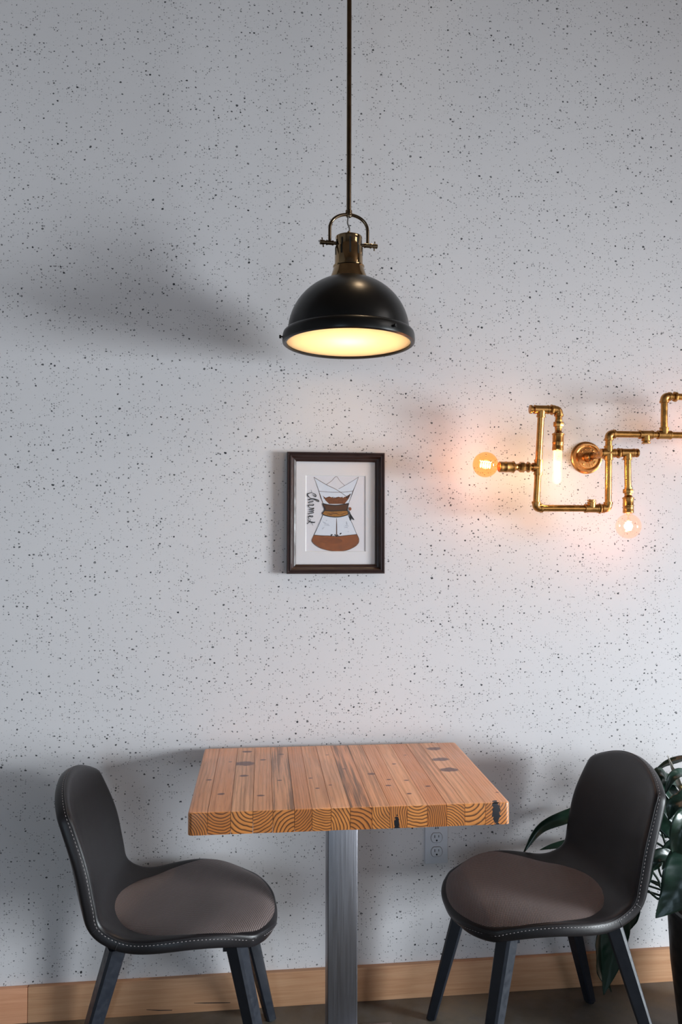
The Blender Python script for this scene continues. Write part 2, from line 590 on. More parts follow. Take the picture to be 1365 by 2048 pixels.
def tube_bm(pts, rad, n=12, caps=True, bm=None):
    bm = bm or bmesh.new()
    pts = [Vector(p) for p in pts]
    rads = rad if isinstance(rad, (list, tuple)) else [rad] * len(pts)
    tan = []
    for i in range(len(pts)):
        a = pts[max(0, i - 1)]
        b = pts[min(len(pts) - 1, i + 1)]
        tan.append((b - a).normalized())
    ref = Vector((0, 0, 1)) if abs(tan[0].z) < 0.9 else Vector((1, 0, 0))
    nx = tan[0].cross(ref).normalized()
    rings = []
    for i, p in enumerate(pts):
        if i:
            nx = (tan[i - 1].rotation_difference(tan[i]) @ nx)
            nx = (nx - tan[i] * nx.dot(tan[i])).normalized()
        ny = tan[i].cross(nx)
        rings.append([bm.verts.new(p + (nx * math.cos(2 * PI * k / n) + ny * math.sin(2 * PI * k / n)) * rads[i]) for k in range(n)])
    for a, b in zip(rings, rings[1:]):
        for k in range(n):
            bm.faces.new((a[k], a[(k + 1) % n], b[(k + 1) % n], b[k]))
    if caps:
        bm.faces.new(rings[0][::-1])
        bm.faces.new(rings[-1])
    return bm


def tube(name, pts, rad, mat, parent=None, n=12):
    return from_bm(name, tube_bm(pts, rad, n), mat, parent, True, 50)


def catmull(pts, n):
    """n points, evenly spread in length, on a smooth curve through pts (tuples of any length)"""
    P = [tuple(p) for p in pts]
    P = [tuple(2 * a - b for a, b in zip(P[0], P[1]))] + P + [tuple(2 * a - b for a, b in zip(P[-1], P[-2]))]
    dense = []
    for i in range(1, len(P) - 2):
        for k in range(24):
            t = k / 24
            dense.append(tuple(0.5 * (2 * b + (c - a) * t + (2 * a - 5 * b + 4 * c - d) * t * t + (3 * b - a - 3 * c + d) * t ** 3)
                               for a, b, c, d in zip(P[i - 1], P[i], P[i + 1], P[i + 2])))
    dense.append(P[-2])
    L = [0.0]
    for a, b in zip(dense, dense[1:]):
        L.append(L[-1] + math.dist(a, b))
    out = []
    j = 0
    for k in range(n):
        s = L[-1] * k / (n - 1)
        while j < len(L) - 2 and L[j + 1] < s:
            j += 1
        f = (s - L[j]) / max(1e-9, L[j + 1] - L[j])
        out.append(tuple(a + (b - a) * f for a, b in zip(dense[j], dense[j + 1])))
    return out


def struct(o, label=None, cat=None):
    o['kind'] = 'structure'
    if label:
        o['label'] = label
    if cat:
        o['category'] = cat
    return o


# ------------------------------------------------------------------ the room
X0, X1, Y0, ZC = -3.1, 5.6, -5.1, 5.00
struct(box('floor', X0, X1, Y0, 0.0, -0.08, 0.0, M['floor']), 'stained brown grey concrete floor', 'floor')
struct(box('ceiling', X0, X1, Y0, 0.0, ZC, ZC + 0.08, M['ceiling']), 'plain painted ceiling', 'ceiling')
struct(box('wall_back', X0, X1, 0.0, 0.12, -0.08, ZC + 0.08, M['wall']), 'pale grey wall speckled with black paint flecks', 'wall')
struct(box('wall_left', X0 - 0.12, X0, Y0, 0.12, -0.08, ZC + 0.08, M['plain_wall']), 'plain wall at the left end of the room', 'wall')


def wall_with_openings(name, horiz, a0, a1, pos0, pos1, openings, label):
    """a wall along x (horiz) or y with rectangular openings [(s0, s1, z0, z1)]"""
    bm = bmesh.new()

    def add(s0, s1, z0, z1):
        if s1 - s0 < 1e-4 or z1 - z0 < 1e-4:
            return
        b2 = box_bm(s0, s1, pos0, pos1, z0, z1) if horiz else box_bm(pos0, pos1, s0, s1, z0, z1)
        me = bpy.data.meshes.new('tmp')
        b2.to_mesh(me)
        b2.free()
        bm.from_mesh(me)
        bpy.data.meshes.remove(me)
    cur = a0
    for (s0, s1, *zz) in sorted(openings):
        add(cur, s0, -0.08, ZC + 0.08)
        for za, zb in zip([-0.08] + zz[1::2], zz[0::2] + [ZC + 0.08]):
            add(s0, s1, za, zb)
        cur = s1
    add(cur, a1, -0.08, ZC + 0.08)
    return struct(from_bm(name, bm, M['plain_wall'], None, False), label, 'wall')


wall_with_openings('wall_right', False, Y0, 0.12, X1, X1 + 0.12, [(-4.60, -3.45, 3.5, 4.9), (-3.45, -1.95, 0.37, 1.87, 3.5, 4.9)], 'plain wall with a window at the right end of the room')
wall_with_openings('wall_front', True, X0, X1, Y0 - 0.12, Y0, [(2.0, 4.0, 0.4, 2.1), (-2.0, -1.0, 0.4, 2.1)], 'shop front wall behind the viewer')


def window(name, horiz, s0, s1, z0, z1, pos, label):
    w = 0.05
    bm = bmesh.new()
    o = None
    root = bpy.data.objects.new(name, None)
    COL.objects.link(root)
    struct(root, label, 'window')
    parts = [(s0, s1, z0, z0 + w), (s0, s1, z1 - w, z1), (s0, s0 + w, z0 + w, z1 - w), (s1 - w, s1, z0 + w, z1 - w)]
    bm.free()
    for (a, b, c, d) in parts:
        if horiz:
            box('window_frame', a, b, pos, pos + 0.05, c, d, M['frame'], root, 0.004)
        else:
            box('window_frame', pos, pos + 0.05, a, b, c, d, M['frame'], root, 0.004)
    if horiz:
        box('pane', s0 + w, s1 - w, pos + 0.02, pos + 0.026, z0 + w, z1 - w, M['pglass'], root)
    else:
        box('pane', pos + 0.02, pos + 0.026, s0 + w, s1 - w, z0 + w, z1 - w, M['pglass'], root)


window('window_1', False, -3.45, -1.95, 0.37, 1.87, X1 + 0.05, 'side window at the right end of the room')
window('added_transom_window', False, -4.60, -1.95, 3.5, 4.9, X1 + 0.05, 'added transom window high up on the right for brass reflections')  # invented opening, out of view, that houses the added light for the brass
window('window_2', True, 2.0, 4.0, 0.4, 2.1, Y0 - 0.1, 'wide shop window behind the viewer')
window('window_3', True, -2.0, -1.0, 0.4, 2.1, Y0 - 0.1, 'narrow shop window behind the viewer on the left')

# baseboard: two boards that meet in a butt joint, with two dark scuffs
bb = bpy.data.objects.new('baseboard_back', None)
COL.objects.link(bb)
struct(bb, 'flat pine baseboard along the foot of the speckled wall', 'baseboard')
SEAM, BBH = -0.6348, 0.0993
b1 = box('board', X0, SEAM - 0.0006, -0.016, 0.0, 0.0, BBH - 0.001, M['base_red'], bb, 0.0015)
b1['label'] = 'reddish pine board'
b2 = box('board', SEAM + 0.0006, X1, -0.016, 0.0, 0.0, BBH, M['base'], bb, 0.0015)
b2['label'] = 'honey coloured pine board'
for pts in ([(-0.170, 0.0270), (-0.140, 0.0252), (-0.105, 0.0235), (-0.066, 0.0215)], [(-0.305, 0.0170), (-0.270, 0.0125), (-0.232, 0.0105)]):
    bm = bmesh.new()
    n = len(pts)
    up, dn = [], []
    for i, (x, z) in enumerate(pts):
        w = 0.0013 * math.sin(PI * (i + 0.35) / n) + 0.0002
        up.append(bm.verts.new((x, -0.0163, z + w)))
        dn.append(bm.verts.new((x, -0.0163, z - w)))
    for i in range(n - 1):
        bm.faces.new((dn[i], dn[i + 1], up[i + 1], up[i]))
    from_bm('scuff_mark', bm, M['scuff'], bb, False)

# ------------------------------------------------------------------ table
TX0, TX1, TYF, TYB, TZ, TT = -0.1463, 0.5972, -0.5496, -0.0301, 0.76, 0.0508
TC = ((TX0 + TX1) / 2, (TYF + TYB) / 2)
table = thing('butcher_block_table', 'pedestal cafe table with thick butcher block top of orange planks', 'table', (TC[0], TC[1], 0), -0.0083)
fr = [50, 125, 212, 296, 372, 455, 522, 596, 670, 755, 825, 893, 973, 1050, 1122, 1205, 1305]
W = TX1 - TX0
xs = [-W / 2 + (f - 50) / (1305 - 50) * W for f in fr]
D2 = (TYB - TYF) / 2
ringc = [(-.045, -.035), (.008, .050), (.022, .034), (-.03, .06), (.026, -.030), (-.035, .040), (.012, .055), (-.05, -.02), (-.032, -.045),
         (.060, .040), (.090, .005), (.002, .055), (-.070, -.008), (-.030, -.040), (-.018, .034), (-.05, .05)]
spac = [.0058, .0066, .0095, .0060, .0088, .0062, .0058, .0070, .0098, .0060, .0052, .0072, .0050, .0056, .0105, .0070]
tones = [.42, .30, .85, .55, .60, .25, .62, .80, .35, .70, .45, .90, .20, .66, .95, .50]
knots = {0: [(.010, -.03, .006)], 1: [(-.002, -.14, .008), (.01, .12, .004)], 2: [(0.0, .10, .024), (-.002, -.005, .010), (.004, .215, .012)],
         3: [(-.005, -.16, .008), (0.0, .13, .007)], 4: [(.004, .18, .007), (-.005, -.05, .005)], 6: [(0.0, -.12, .005), (-.012, -.04, .004)],
         7: [(.004, .16, .0045), (-.01, -.10, .004)], 8: [(-.008, .03, .005)], 9: [(.012, -.02, .009)], 10: [(0.0, -.115, .006), (.008, -.07, .005)],
         11: [(0.0, .06, .005), (.008, -.08, .005), (-.004, -.18, .006)], 12: [(.006, -.13, .006), (0.0, .14, .004)],
         14: [(-.002, .09, .020), (.000, -.005, .021), (.004, .195, .020)], 15: [(.02, -.19, .004)]}
pockets = {15: (-.004, .004, .0085), 10: (-.004, -.022, .0065)}
spalt = {4: .75, 8: .9, 9: .45, 2: .25, 13: .35}
for i in range(16):
    xa, xb = xs[i] + 0.00045, xs[i + 1] - 0.00045
    hw = (xb - xa) / 2
    rnd = random.Random(i * 7 + 3)
    dz = rnd.uniform(-0.0003, 0.0003)
    bm = box_bm(-hw, hw, -D2, D2, -TT / 2, TT / 2)
    # end corners of the whole top are eased, and every arris a little
    outer = []
    if i in (0, 15):
        sx = -1 if i == 0 else 1
        outer = [e for e in bm.edges if all(v.co.x * sx > 0 for v in e.verts) and abs(e.verts[0].co.z - e.verts[1].co.z) > 0.01]
        bmesh.ops.bevel(bm, geom=outer, offset=0.010, segments=3, profile=0.5, affect='EDGES')
    topo = [e for e in bm.edges if all(v.co.z > 0 for v in e.verts) and (abs(e.verts[0].co.x - e.verts[1].co.x) > 0.002 or (i in (0, 15)))
            and not (abs(e.verts[0].co.x - e.verts[1].co.x) < 1e-5 and e.verts[0].co.x * (-1 if i == 0 else 1) < 0 and abs(e.verts[0].co.y - e.verts[1].co.y) > .1)]
    bmesh.ops.bevel(bm, geom=topo, offset=0.0045, segments=3, profile=0.5, affect='EDGES', clamp_overlap=True)
    o = from_bm('plank', bm, M['wood'], table, True, 35)
    o.location = ((xa + xb) / 2, 0, TZ - TT / 2 + dz)
    o['ring'] = [ringc[i][0], ringc[i][1], spac[i]]
    o['tone'] = tones[i]
    o['spalt'] = spalt.get(i, 0.0)
    ks = knots.get(i, [])
    for j, nm in enumerate(('knot_a', 'knot_b', 'knot_c')):
        o[nm] = list(ks[j]) if j < len(ks) else [0.0, 0.0, 0.0]
    o['pocket'] = list(pockets.get(i, (0.0, 0.0, 0.0)))
LX = 0.2275 - TC[0]
box('mounting_plate', LX - 0.15, LX + 0.15, -0.14, 0.14, TZ - TT - 0.008, TZ - TT - 0.0005, M['steel'], table, 0.002)
lg = box('leg', LX - 0.0385, LX + 0.0385, -0.0385, 0.0385, 0.008, TZ - TT - 0.0083, M['steel'], table, 0.003, 3)
lg['label'] = 'square brushed steel pedestal'
box('base_plate', LX - 0.16, LX + 0.16, -0.16, 0.16, 0.0, 0.008, M['steel'], table, 0.002)


# ------------------------------------------------------------------ chairs
def chair_surface():
    path = catmull([(.258, .398), (.246, .418), (.21, .430), (.12, .430), (.02, .425), (-.07, .427), (-.135, .440), (-.180, .468), (-.203, .525), (-.219, .60), (-.240, .69), (-.264, .778)], 121)
    # half width and curl of the edges, keyed on the same parameter
    keyw = [(0, .190), (.12, .210), (.26, .221), (.38, .212), (.48, .192), (.56, .184), (.68, .190), (.84, .198), (1, .192)]
    keyc = [(0, -.016), (.08, -.006), (.18, .024), (.28, .036), (.38, .029), (.47, .018), (.55, .022), (.65, .036), (.78, .040), (.9, .030), (1, .018)]
    keyw, keyc = catmull(keyw, 160), catmull(keyc, 160)

    def lerp(keys, s):
        for (a, va), (b, vb) in zip(keys, keys[1:]):
            if s <= b:
                return va + (vb - va) * (s - a) / max(b - a, 1e-9)
        return keys[-1][1]

    def ev(s, v):
        s = min(max(s, 0), 1)
        k = s * 120
        i = min(int(k), 119)
        f = k - i
        cx = path[i][0] + (path[i + 1][0] - path[i][0]) * f
        cz = path[i][1] + (path[i + 1][1] - path[i][1]) * f
        i0, i1 = max(0, i - 3), min(120, i + 4)
        tx, tz = path[i1][0] - path[i0][0], path[i1][1] - path[i0][1]
        L = math.hypot(tx, tz)
        tx, tz = tx / L, tz / L
        nx, nz = tz, -tx                 # upward on the seat, forward on the back
        if nz < 0 and abs(nz) > abs(nx):
            nx, nz = -nx, -nz
        w, c = lerp(keyw, s), lerp(keyc, s)
        h = c * abs(v) ** 2.2
        return Vector((cx + nx * h, w * v, cz + nz * h)), Vector((nx, 0, nz))
    return ev


EV = chair_surface()


def squircle(a, b, kf, kb):
    k = kf + (kb - kf) * (a + 1) / 2
    return a * math.sqrt(max(0, 1 - b * b * k / 2)), b * math.sqrt(max(0, 1 - a * a * k / 2))


def build_chair(label, loc, rotz, warm=False):
    ch = thing('dining_chair', label, 'chair', loc, rotz, 'moulded leatherette chairs at the table')
    NA, NB = 34, 18
    TH = 0.035
    # shell: inner and outer skins joined by a padded rim
    bm = bmesh.new()
    inner, outer = [], []
    grid = []
    for i in range(NA + 1):
        a = -1 + 2 * i / NA
        row = []
        for j in range(NB + 1):
            b = -1 + 2 * j / NB
            ap, bp = squircle(a, b, 0.66, 0.52)
            # spread rows to the ends
            s = (ap + 1) / 2
            P, N = EV(s, bp)
            row.append((P, N))
        grid.append(row)
    # true normals from the grid
    nor = [[None] * (NB + 1) for _ in range(NA + 1)]
    for i in range(NA + 1):
        for j in range(NB + 1):
            du = grid[min(NA, i + 1)][j][0] - grid[max(0, i - 1)][j][0]
            dv = grid[i][min(NB, j + 1)][0] - grid[i][max(0, j - 1)][0]
            n = du.cross(dv)
            if n.length < 1e-9:
                n = grid[i][j][1].copy()
            n.normalize()
            if n.dot(grid[i][j][1]) < 0:
                n = -n
            nor[i][j] = n
    vi = [[bm.verts.new(grid[i][j][0]) for j in range(NB + 1)] for i in range(NA + 1)]
    cen = Vector((0, 0, 0))

    def off(i, j):
        edge = min(i, NA - i) / 3.0
        edge2 = min(j, NB - j) / 3.0
        return TH
    vo = [[bm.verts.new(grid[i][j][0] - nor[i][j] * off(i, j)) for j in range(NB + 1)] for i in range(NA + 1)]
    for i in range(NA):
        for j in range(NB):
            bm.faces.new((vi[i][j], vi[i + 1][j], vi[i + 1][j + 1], vi[i][j + 1]))
            bm.faces.new((vo[i][j + 1], vo[i + 1][j + 1], vo[i + 1][j], vo[i][j]))
    loop = [(i, 0) for i in range(NA)] + [(NA, j) for j in range(NB)] + [(i, NB) for i in range(NA, 0, -1)] + [(0, j) for j in range(NB, 0, -1)]
    n = len(loop)
    # rim with a bulge so that the edge reads as padded
    mids = []
    outs = []
    for (i, j) in loop:
        Pi, Po = vi[i][j].co, vo[i][j].co
        ii, jj = (1 if i == 0 else NA - 1 if i == NA else i), (1 if j == 0 else NB - 1 if j == NB else j)
        d = Pi - grid[ii][jj][0]
        d = (d - nor[i][j] * d.dot(nor[i][j])).normalized()
        outs.append(d)
        ra = bm.verts.new(Pi.lerp(Po, 0.22) + d * 0.007)
        rb = bm.verts.new(Pi.lerp(Po, 0.75) + d * 0.006)
        mids.append((ra, rb))
    for k in range(n):
        k2 = (k + 1) % n
        a, b = loop[k], loop[k2]
        bm.faces.new((vi[a[0]][a[1]], vi[b[0]][b[1]], mids[k2][0], mids[k][0]))
        bm.faces.new((mids[k][0], mids[k2][0], mids[k2][1], mids[k][1]))
        bm.faces.new((mids[k][1], mids[k2][1], vo[b[0]][b[1]], vo[a[0]][a[1]]))
    rim = [(vi[a][b].co.copy(), nor[a][b].copy(), outs[k].copy()) for k, (a, b) in enumerate(loop)]
    shell = from_bm('shell', bm, M['leather'], ch, True)
    sub = shell.modifiers.new('smooth', 'SUBSURF')
    sub.levels = sub.render_levels = 1
    # seam piping on the rim and the row of pale stitches just below it
    dg = bpy.context.evaluated_depsgraph_get()
    bvh = BVHTree.FromObject(shell, dg)

    def ride(t, nn):
        pts = []
        for P, N, d in rim:
            q = P - N * (TH * t) + d * nn
            loc_, nr, _, _ = bvh.find_nearest(q)
            pts.append(loc_ if loc_ is not None else q)
        return pts
    pip = ride(0.16, 0.012)
    pip.append(pip[0])
    pc = catmull([tuple(p) for p in pip], 260)
    from_bm('seam_piping', tube_bm(pc, 0.0014, 6), M['piping'], ch)
    st = ride(0.36, 0.014)
    st.append(st[0])
    sc_ = catmull([tuple(p) for p in st], 900)
    bm = bmesh.new()
    for k in range(0, 897, 4):
        a, b = Vector(sc_[k]), Vector(sc_[k + 2])
        if (a - b).length < 1e-5:
            continue
        tube_bm([a, b], 0.00075, 5, True, bm)
    sts = from_bm('stitching', bm, M['thread'], ch)
    sts['kind'] = 'stuff'
    # short cross seams where the panels of the rim meet
    for (fi, side) in ((0.50, 0), (0.61, 0), (0.50, NB), (0.61, NB)):
        i = int(fi * NA)
        Pi, Ni = grid[i][side][0], nor[i][side]
        d = Vector((0, -1 if side == 0 else 1, 0))
        pts = []
        for t in (0.0, 0.2, 0.45, 0.7, 0.95):
            q = Pi - Ni * (TH * t) + d * 0.014
            l_, _, _, _ = bvh.find_nearest(q)
            pts.append(l_)
        from_bm('panel_seam', tube_bm(pts, 0.0011, 5), M['piping'], ch)

    # seat pad
    bm = bmesh.new()
    PA, PB = 30, 22
    gv = []
    for i in range(PA + 1):
        a = -1 + 2 * i / PA
        row = []
        for j in range(PB + 1):
            b = -1 + 2 * j / PB
            ap, bp = squircle(a, b, 0.80, 0.86)
            s = 0.024 + (ap + 1) / 2 * 0.535
            nar = 0.955 - 0.06 * ((ap + 1) / 2) ** 2
            P, N = EV(s, bp * nar)
            rr = max(abs(a), abs(b))
            dome = 0.019 * (1 - rr ** 3.4) - 0.0012
            row.append(bm.verts.new(P + N * dome))
        gv.append(row)
    for i in range(PA):
        for j in range(PB):
            bm.faces.new((gv[i][j], gv[i + 1][j], gv[i + 1][j + 1], gv[i][j + 1]))
    pad = from_bm('seat_pad', bm, M['weave'], ch)
    pad['label'] = 'woven fabric seat pad'
    sub = pad.modifiers.new('smooth', 'SUBSURF')
    sub.levels = sub.render_levels = 1
    # under frame and legs
    bm = bmesh.new()
    for sx in (-0.125, 0.135):
        b2 = box_bm(sx - 0.014, sx + 0.014, -0.150, 0.150, 0.382, 0.398)
        me = bpy.data.meshes.new('tmp'); b2.to_mesh(me); b2.free(); bm.from_mesh(me); bpy.data.meshes.remove(me)
    b2 = box_bm(-0.125, 0.135, -0.02, 0.02, 0.384, 0.396)
    me = bpy.data.meshes.new('tmp'); b2.to_mesh(me); b2.free(); bm.from_mesh(me); bpy.data.meshes.remove(me)
    from_bm('under_frame', bm, M['leg'], ch, False)
    for sx in (1, -1):
        for sy in (1, -1):
            top = Vector((0.150 if sx > 0 else -0.128, 0.146 * sy, 0.408))
            bot = Vector((0.243 * sx, 0.198 * sy, 0.004))
            bm = bmesh.new()
            rings = []
            ang = math.atan2((bot - top).y, (bot - top).x)
            for t, w in ((0, 0.0215), (0.45, 0.0185), (1, 0.0135)):
                c = top.lerp(bot, t)
                c2 = []
                for q in range(8):
                    # square with chamfered corners, one corner outward
                    base = [(1, -.72), (1, .72), (.72, 1), (-.72, 1), (-1, .72), (-1, -.72), (-.72, -1), (.72, -1)][q]
                    x, y = base[0] * w, base[1] * w
                    c2.append(bm.verts.new(c + Vector((x * math.cos(ang) - y * math.sin(ang), x * math.sin(ang) + y * math.cos(ang), 0))))
                rings.append(c2)
            for a, b in zip(rings, rings[1:]):
                for q in range(8):
                    bm.faces.new((a[q], a[(q + 1) % 8], b[(q + 1) % 8], b[q]))
            bm.faces.new(rings[0])
            bm.faces.new(rings[-1])
            l = from_bm('leg', bm, M['leg'], ch, False)
            lathe('foot', [(0, 0), (0.0125, 0), (0.0125, 0.0045), (0, 0.0045)], M['foot'], l, p0=(bot.x, bot.y, 0.0), n=14)
    return ch


build_chair('dark chair on the left facing right with its charcoal seat tucked toward the table', (-0.194, -0.270, 0), 0.0)
build_chair('dark chair on the right facing left with browner seat beside the plant', (0.762, -0.300, 0), PI + math.radians(3.5))

# ------------------------------------------------------------------ pendant lamp
PX, PY, PZ = 0.2425, -0.300, 1.886
pend = thing('pendant_lamp', 'black dome pendant lamp with brass neck hanging over the table', 'lamp', (PX, PY, PZ))
RB = 0.161
dome = [(RB, 0.030)]
for k in range(1, 15):
    t = k / 14 * math.radians(74)
    dome.append((RB * math.cos(t) if k < 14 else 0.046, 0.030 + 0.1515 * math.sin(t)))
inner = [(max(r - 0.003, 0.02), z - 0.003) for r, z in reversed(dome)]
shade = lathe('shade', dome + [(0.044, 0.174)] + inner + [(RB - 0.003, 0.030), (RB, 0.030)], M['dome'], pend, n=72)
liner = [(max(r - 0.0045, 0.02), z - 0.0045) for r, z in dome]
lathe('white_liner', liner + [(0.020, 0.170), (0, 0.170)], M['dome_in'], pend, n=64)
lathe('rim', [(0.1645, 0.0005), (0.170, -0.001), (0.1745, 0.002), (0.1755, 0.008), (0.1745, 0.022), (0.1725, 0.0285), (0.167, 0.0335), (0.1605, 0.0345),
              (0.1595, 0.030), (0.163, 0.027), (0.1648, 0.010), (0.1645, 0.0005)], M['dome'], pend, n=96)
lathe('glass_diffuser', [(0, 0.0075), (0.09, 0.0066), (0.1645, 0.0055), (0.1645, 0.0085), (0.09, 0.0096), (0, 0.0105)], M['diffuser'], pend, n=64)
for az in (182, -57, 62):
    a = math.radians(az)
    d = Vector((math.cos(a), math.sin(a), 0))
    s = lathe('rim_thumbscrew', [(0, -0.004), (0.0022, -0.004), (0.0022, 0.004), (0.0045, 0.0045), (0.0050, 0.0068), (0.0042, 0.0092), (0, 0.0095)], M['dome'], pend,
              p0=d * 0.1745 + Vector((0, 0, 0.014)), p1=d * 0.3 + Vector((0, 0, 0.014)), n=14)
neck = lathe('brass_neck', [(0.0500, 0.172), (0.0490, 0.1785), (0.0450, 0.189), (0.0412, 0.2015), (0.0402, 0.2045), (0.0418, 0.2062), (0.0418, 0.2085), (0.0378, 0.2105),
                            (0.0375, 0.2130), (0.0375, 0.2560), (0.0350, 0.2605), (0.0345, 0.2640), (0.0350, 0.2800), (0.0358, 0.2835), (0.0352, 0.2865), (0.0300, 0.2885), (0, 0.2885)],
             M['aged'], pend, n=48)
for k in range(10):
    a = 2 * PI * k / 10 + 0.30
    d = Vector((math.cos(a), math.sin(a), 0))
    tdir = Vector((-d.y, d.x, 0))
    bm = bmesh.new()
    prof = [(0.0, 0.2335), (0.0016, 0.2345), (0.0022, 0.2370), (0.0022, 0.2562), (0.0022, 0.2606), (0.0022, 0.2642), (0.0022, 0.2740), (0.0016, 0.2765), (0.0, 0.2775)]
    ring = []
    for (hw, z) in prof:
        rr = 0.0379 if z < 0.2565 else (0.0355 if z < 0.262 else 0.0351 + (z - 0.264) * 0.035)
        ring.append((bm.verts.new(d * rr + tdir * (hw + 1e-5) + Vector((0, 0, z))), bm.verts.new(d * rr - tdir * (hw + 1e-5) + Vector((0, 0, z)))))
    # split along the step so that the slot follows the neck
    for a_, b_ in zip(ring, ring[1:]):
        bm.faces.new((a_[0], b_[0], b_[1], a_[1]))
    from_bm('vent_slot', bm, M['slot'], neck, False)
lathe('cord_grip', [(0.0062, 0.2880), (0.0062, 0.2940), (0.0045, 0.2955), (0.0045, 0.3010), (0.0030, 0.3025), (0, 0.3025)], M['aged'], pend, n=18)
tube('cord', catmull([(0, 0, 0.300), (0.002, 0, 0.310), (-0.003, 0, 0.324), (-0.002, 0, 0.338), (0, 0, 0.347)], 20), 0.0021, M['cord'], pend, 8)
# yoke, turned a few degrees about the rod
ya = math.radians(5.5)
YD = Vector((math.cos(ya), math.sin(ya), 0))
YX, YT, YK = 0.0515, 0.3475, 0.268
arc = []
for k in range(25):
    t = PI * k / 24
    xx = -YX * math.cos(t)
    zz = YT - 0.044 + 0.044 * math.sin(t) ** 0.85 if 0 < t < PI else YT - 0.044
    arc.append(YD * xx + Vector((0, 0, zz)))
arc = [YD * -YX + Vector((0, 0, YK))] + arc + [YD * YX + Vector((0, 0, YK))]
tube('yoke', arc, 0.0043, M['aged_dark'], pend, 12)
for s in (-1, 1):
    ax = YD * s
    base = Vector((0, 0, YK))
    kn = lathe('pivot_knob', [(0.0045, 0.033), (0.0045, 0.041), (0.0068, 0.0415), (0.0068, 0.0455), (0.0058, 0.046), (0.0058, 0.0575), (0.0070, 0.058), (0.0070, 0.0615), (0.0050, 0.062),
                              (0.0050, 0.0655), (0.0062, 0.066), (0.0062, 0.0775), (0.0050, 0.0785), (0, 0.0785)], M['aged_dark'], pend, p0=base, p1=base + ax, n=20)
    c = base + ax * 0.0705
    w = Vector((0.12 * s, 0.25, 1)).normalized()
    tube('cross_pin', [c - w * 0.0125, c + w * 0.0125], 0.0015, M['aged_dark'], kn, 8)
    for e in (-1, 1):
        lathe('pin_ball', [(0, -0.0022), (0.0016, -0.0015), (0.0022, 0), (0.0016, 0.0015), (0, 0.0022)], M['aged_dark'], kn, p0=c + w * 0.0125 * e, n=10)
lathe('top_collar', [(0.0045, 0.3405), (0.0070, 0.3410), (0.0078, 0.3430), (0.0078, 0.3500), (0.0090, 0.3510), (0.0090, 0.3580), (0.0070, 0.3600), (0.0062, 0.3600)], M['aged_dark'], pend, n=20)
ROD_TOP = ZC - PZ - 0.03
lathe('rod', [(0.0064, 0.3595), (0.0064, ROD_TOP)], M['aged_dark'], pend, n=20)
lathe('ceiling_canopy', [(0.0066, ROD_TOP - 0.02), (0.012, ROD_TOP - 0.018), (0.055, ROD_TOP + 0.012), (0.065, ROD_TOP + 0.028), (0.065, ROD_TOP + 0.0298), (0, ROD_TOP + 0.0298)], M['aged_dark'], pend, n=36)
lathe('bulb', [(0, 0.100), (0.012, 0.102), (0.020, 0.112), (0.021, 0.122), (0.016, 0.136), (0.012, 0.150), (0.012, 0.168), (0, 0.168)], M['pend_bulb'], pend, n=24)
pl = bpy.data.lights.new('pendant_light', 'POINT')
pl.energy = 0.85
pl.color = (1.0, 0.64, 0.33)
pl.shadow_soft_size = 0.02
plo = bpy.data.objects.new('pendant_light', pl)
COL.objects.link(plo)
plo.parent = pend
plo.location = (0, 0, 0.078)

# warm recessed spot in the ceiling just above
dl = thing('ceiling_downlight', 'small warm recessed spotlight in the ceiling above the pendant lamp', 'light', (0.86, -0.20, ZC))
lathe('trim_ring', [(0.045, -0.001), (0.060, -0.006), (0.066, -0.003), (0.066, 0.0), (0.045, 0.0)], M['plastic'], dl, n=32)
lathe('lens', [(0, -0.0008), (0.045, -0.0008)], M['down'], dl, n=32)
sl = bpy.data.lights.new('downlight_beam', 'SPOT')
sl.energy = 95
sl.color = (1.0, 0.72, 0.44)
sl.spot_size = math.radians(22)
sl.spot_blend = 1.0
sl.shadow_soft_size = 0.045
slo = bpy.data.objects.new('downlight_beam', sl)
COL.objects.link(slo)
slo.parent = dl
slo.location = (0, 0, -0.012)
slo.rotation_euler = Vector((-0.58, -0.12, -2.95)).to_track_quat('-Z', 'Y').to_euler()

# ------------------------------------------------------------------ picture
FX0, FZ0, FW, FH = 0.0925, 1.2652, 0.2938, 0.3629
pic = thing('framed_drawing', 'dark wood framed coffee maker drawing hung on the speckled wall', 'picture', (FX0 + FW / 2, 0, FZ0))
FD = 0.026
# moulding section: distance from outer edge inward, height above the wall
sec = [(0.0, 0.0), (0.0, FD - 0.003), (0.0015, FD), (0.0045, FD), (0.0060, FD - 0.0022), (0.0075, FD - 0.0022), (0.0095, FD), (0.0120, FD - 0.0005), (0.0165, FD - 0.007),
       (0.0185, FD - 0.009), (0.0215, FD - 0.0095), (0.0262, FD - 0.012), (0.0275, FD - 0.0145), (0.0275, 0.004)]
hw, hh = FW / 2, FH / 2
corners = [(-1, -1), (1, -1), (1, 1), (-1, 1)]
for k in range(4):
    a, b = corners[k], corners[(k + 1) % 4]
    bm = bmesh.new()
    ra = [bm.verts.new((a[0] * (hw - d), -h - 0.0006, hh + a[1] * (hh - d))) for d, h in sec]
    rb = [bm.verts.new((b[0] * (hw - d), -h - 0.0006, hh + b[1] * (hh - d))) for d, h in sec]
    n = len(sec)
    for i in range(n):
        j = (i + 1) % n
        bm.faces.new((ra[i], ra[j], rb[j], rb[i]))
    bm.faces.new(ra)
    bm.faces.new(rb)
    from_bm('frame_side', bm, M['frame'], pic, False)


def art(cx, cy, h):
    """a place on the drawing, measured on an enlarged print of it, as a point of the picture"""
    x = (cx - 145 + 0.0187 * (cy - 122)) * 0.0002738 - hw
    z = FH - (cy - 122 - 0.015 * (cx - 145)) * 0.0002729
    return Vector((x, -h, z))


def art2(p):
    return (273 + 0.56 * p[0], 491.4 + 0.56 * p[1])


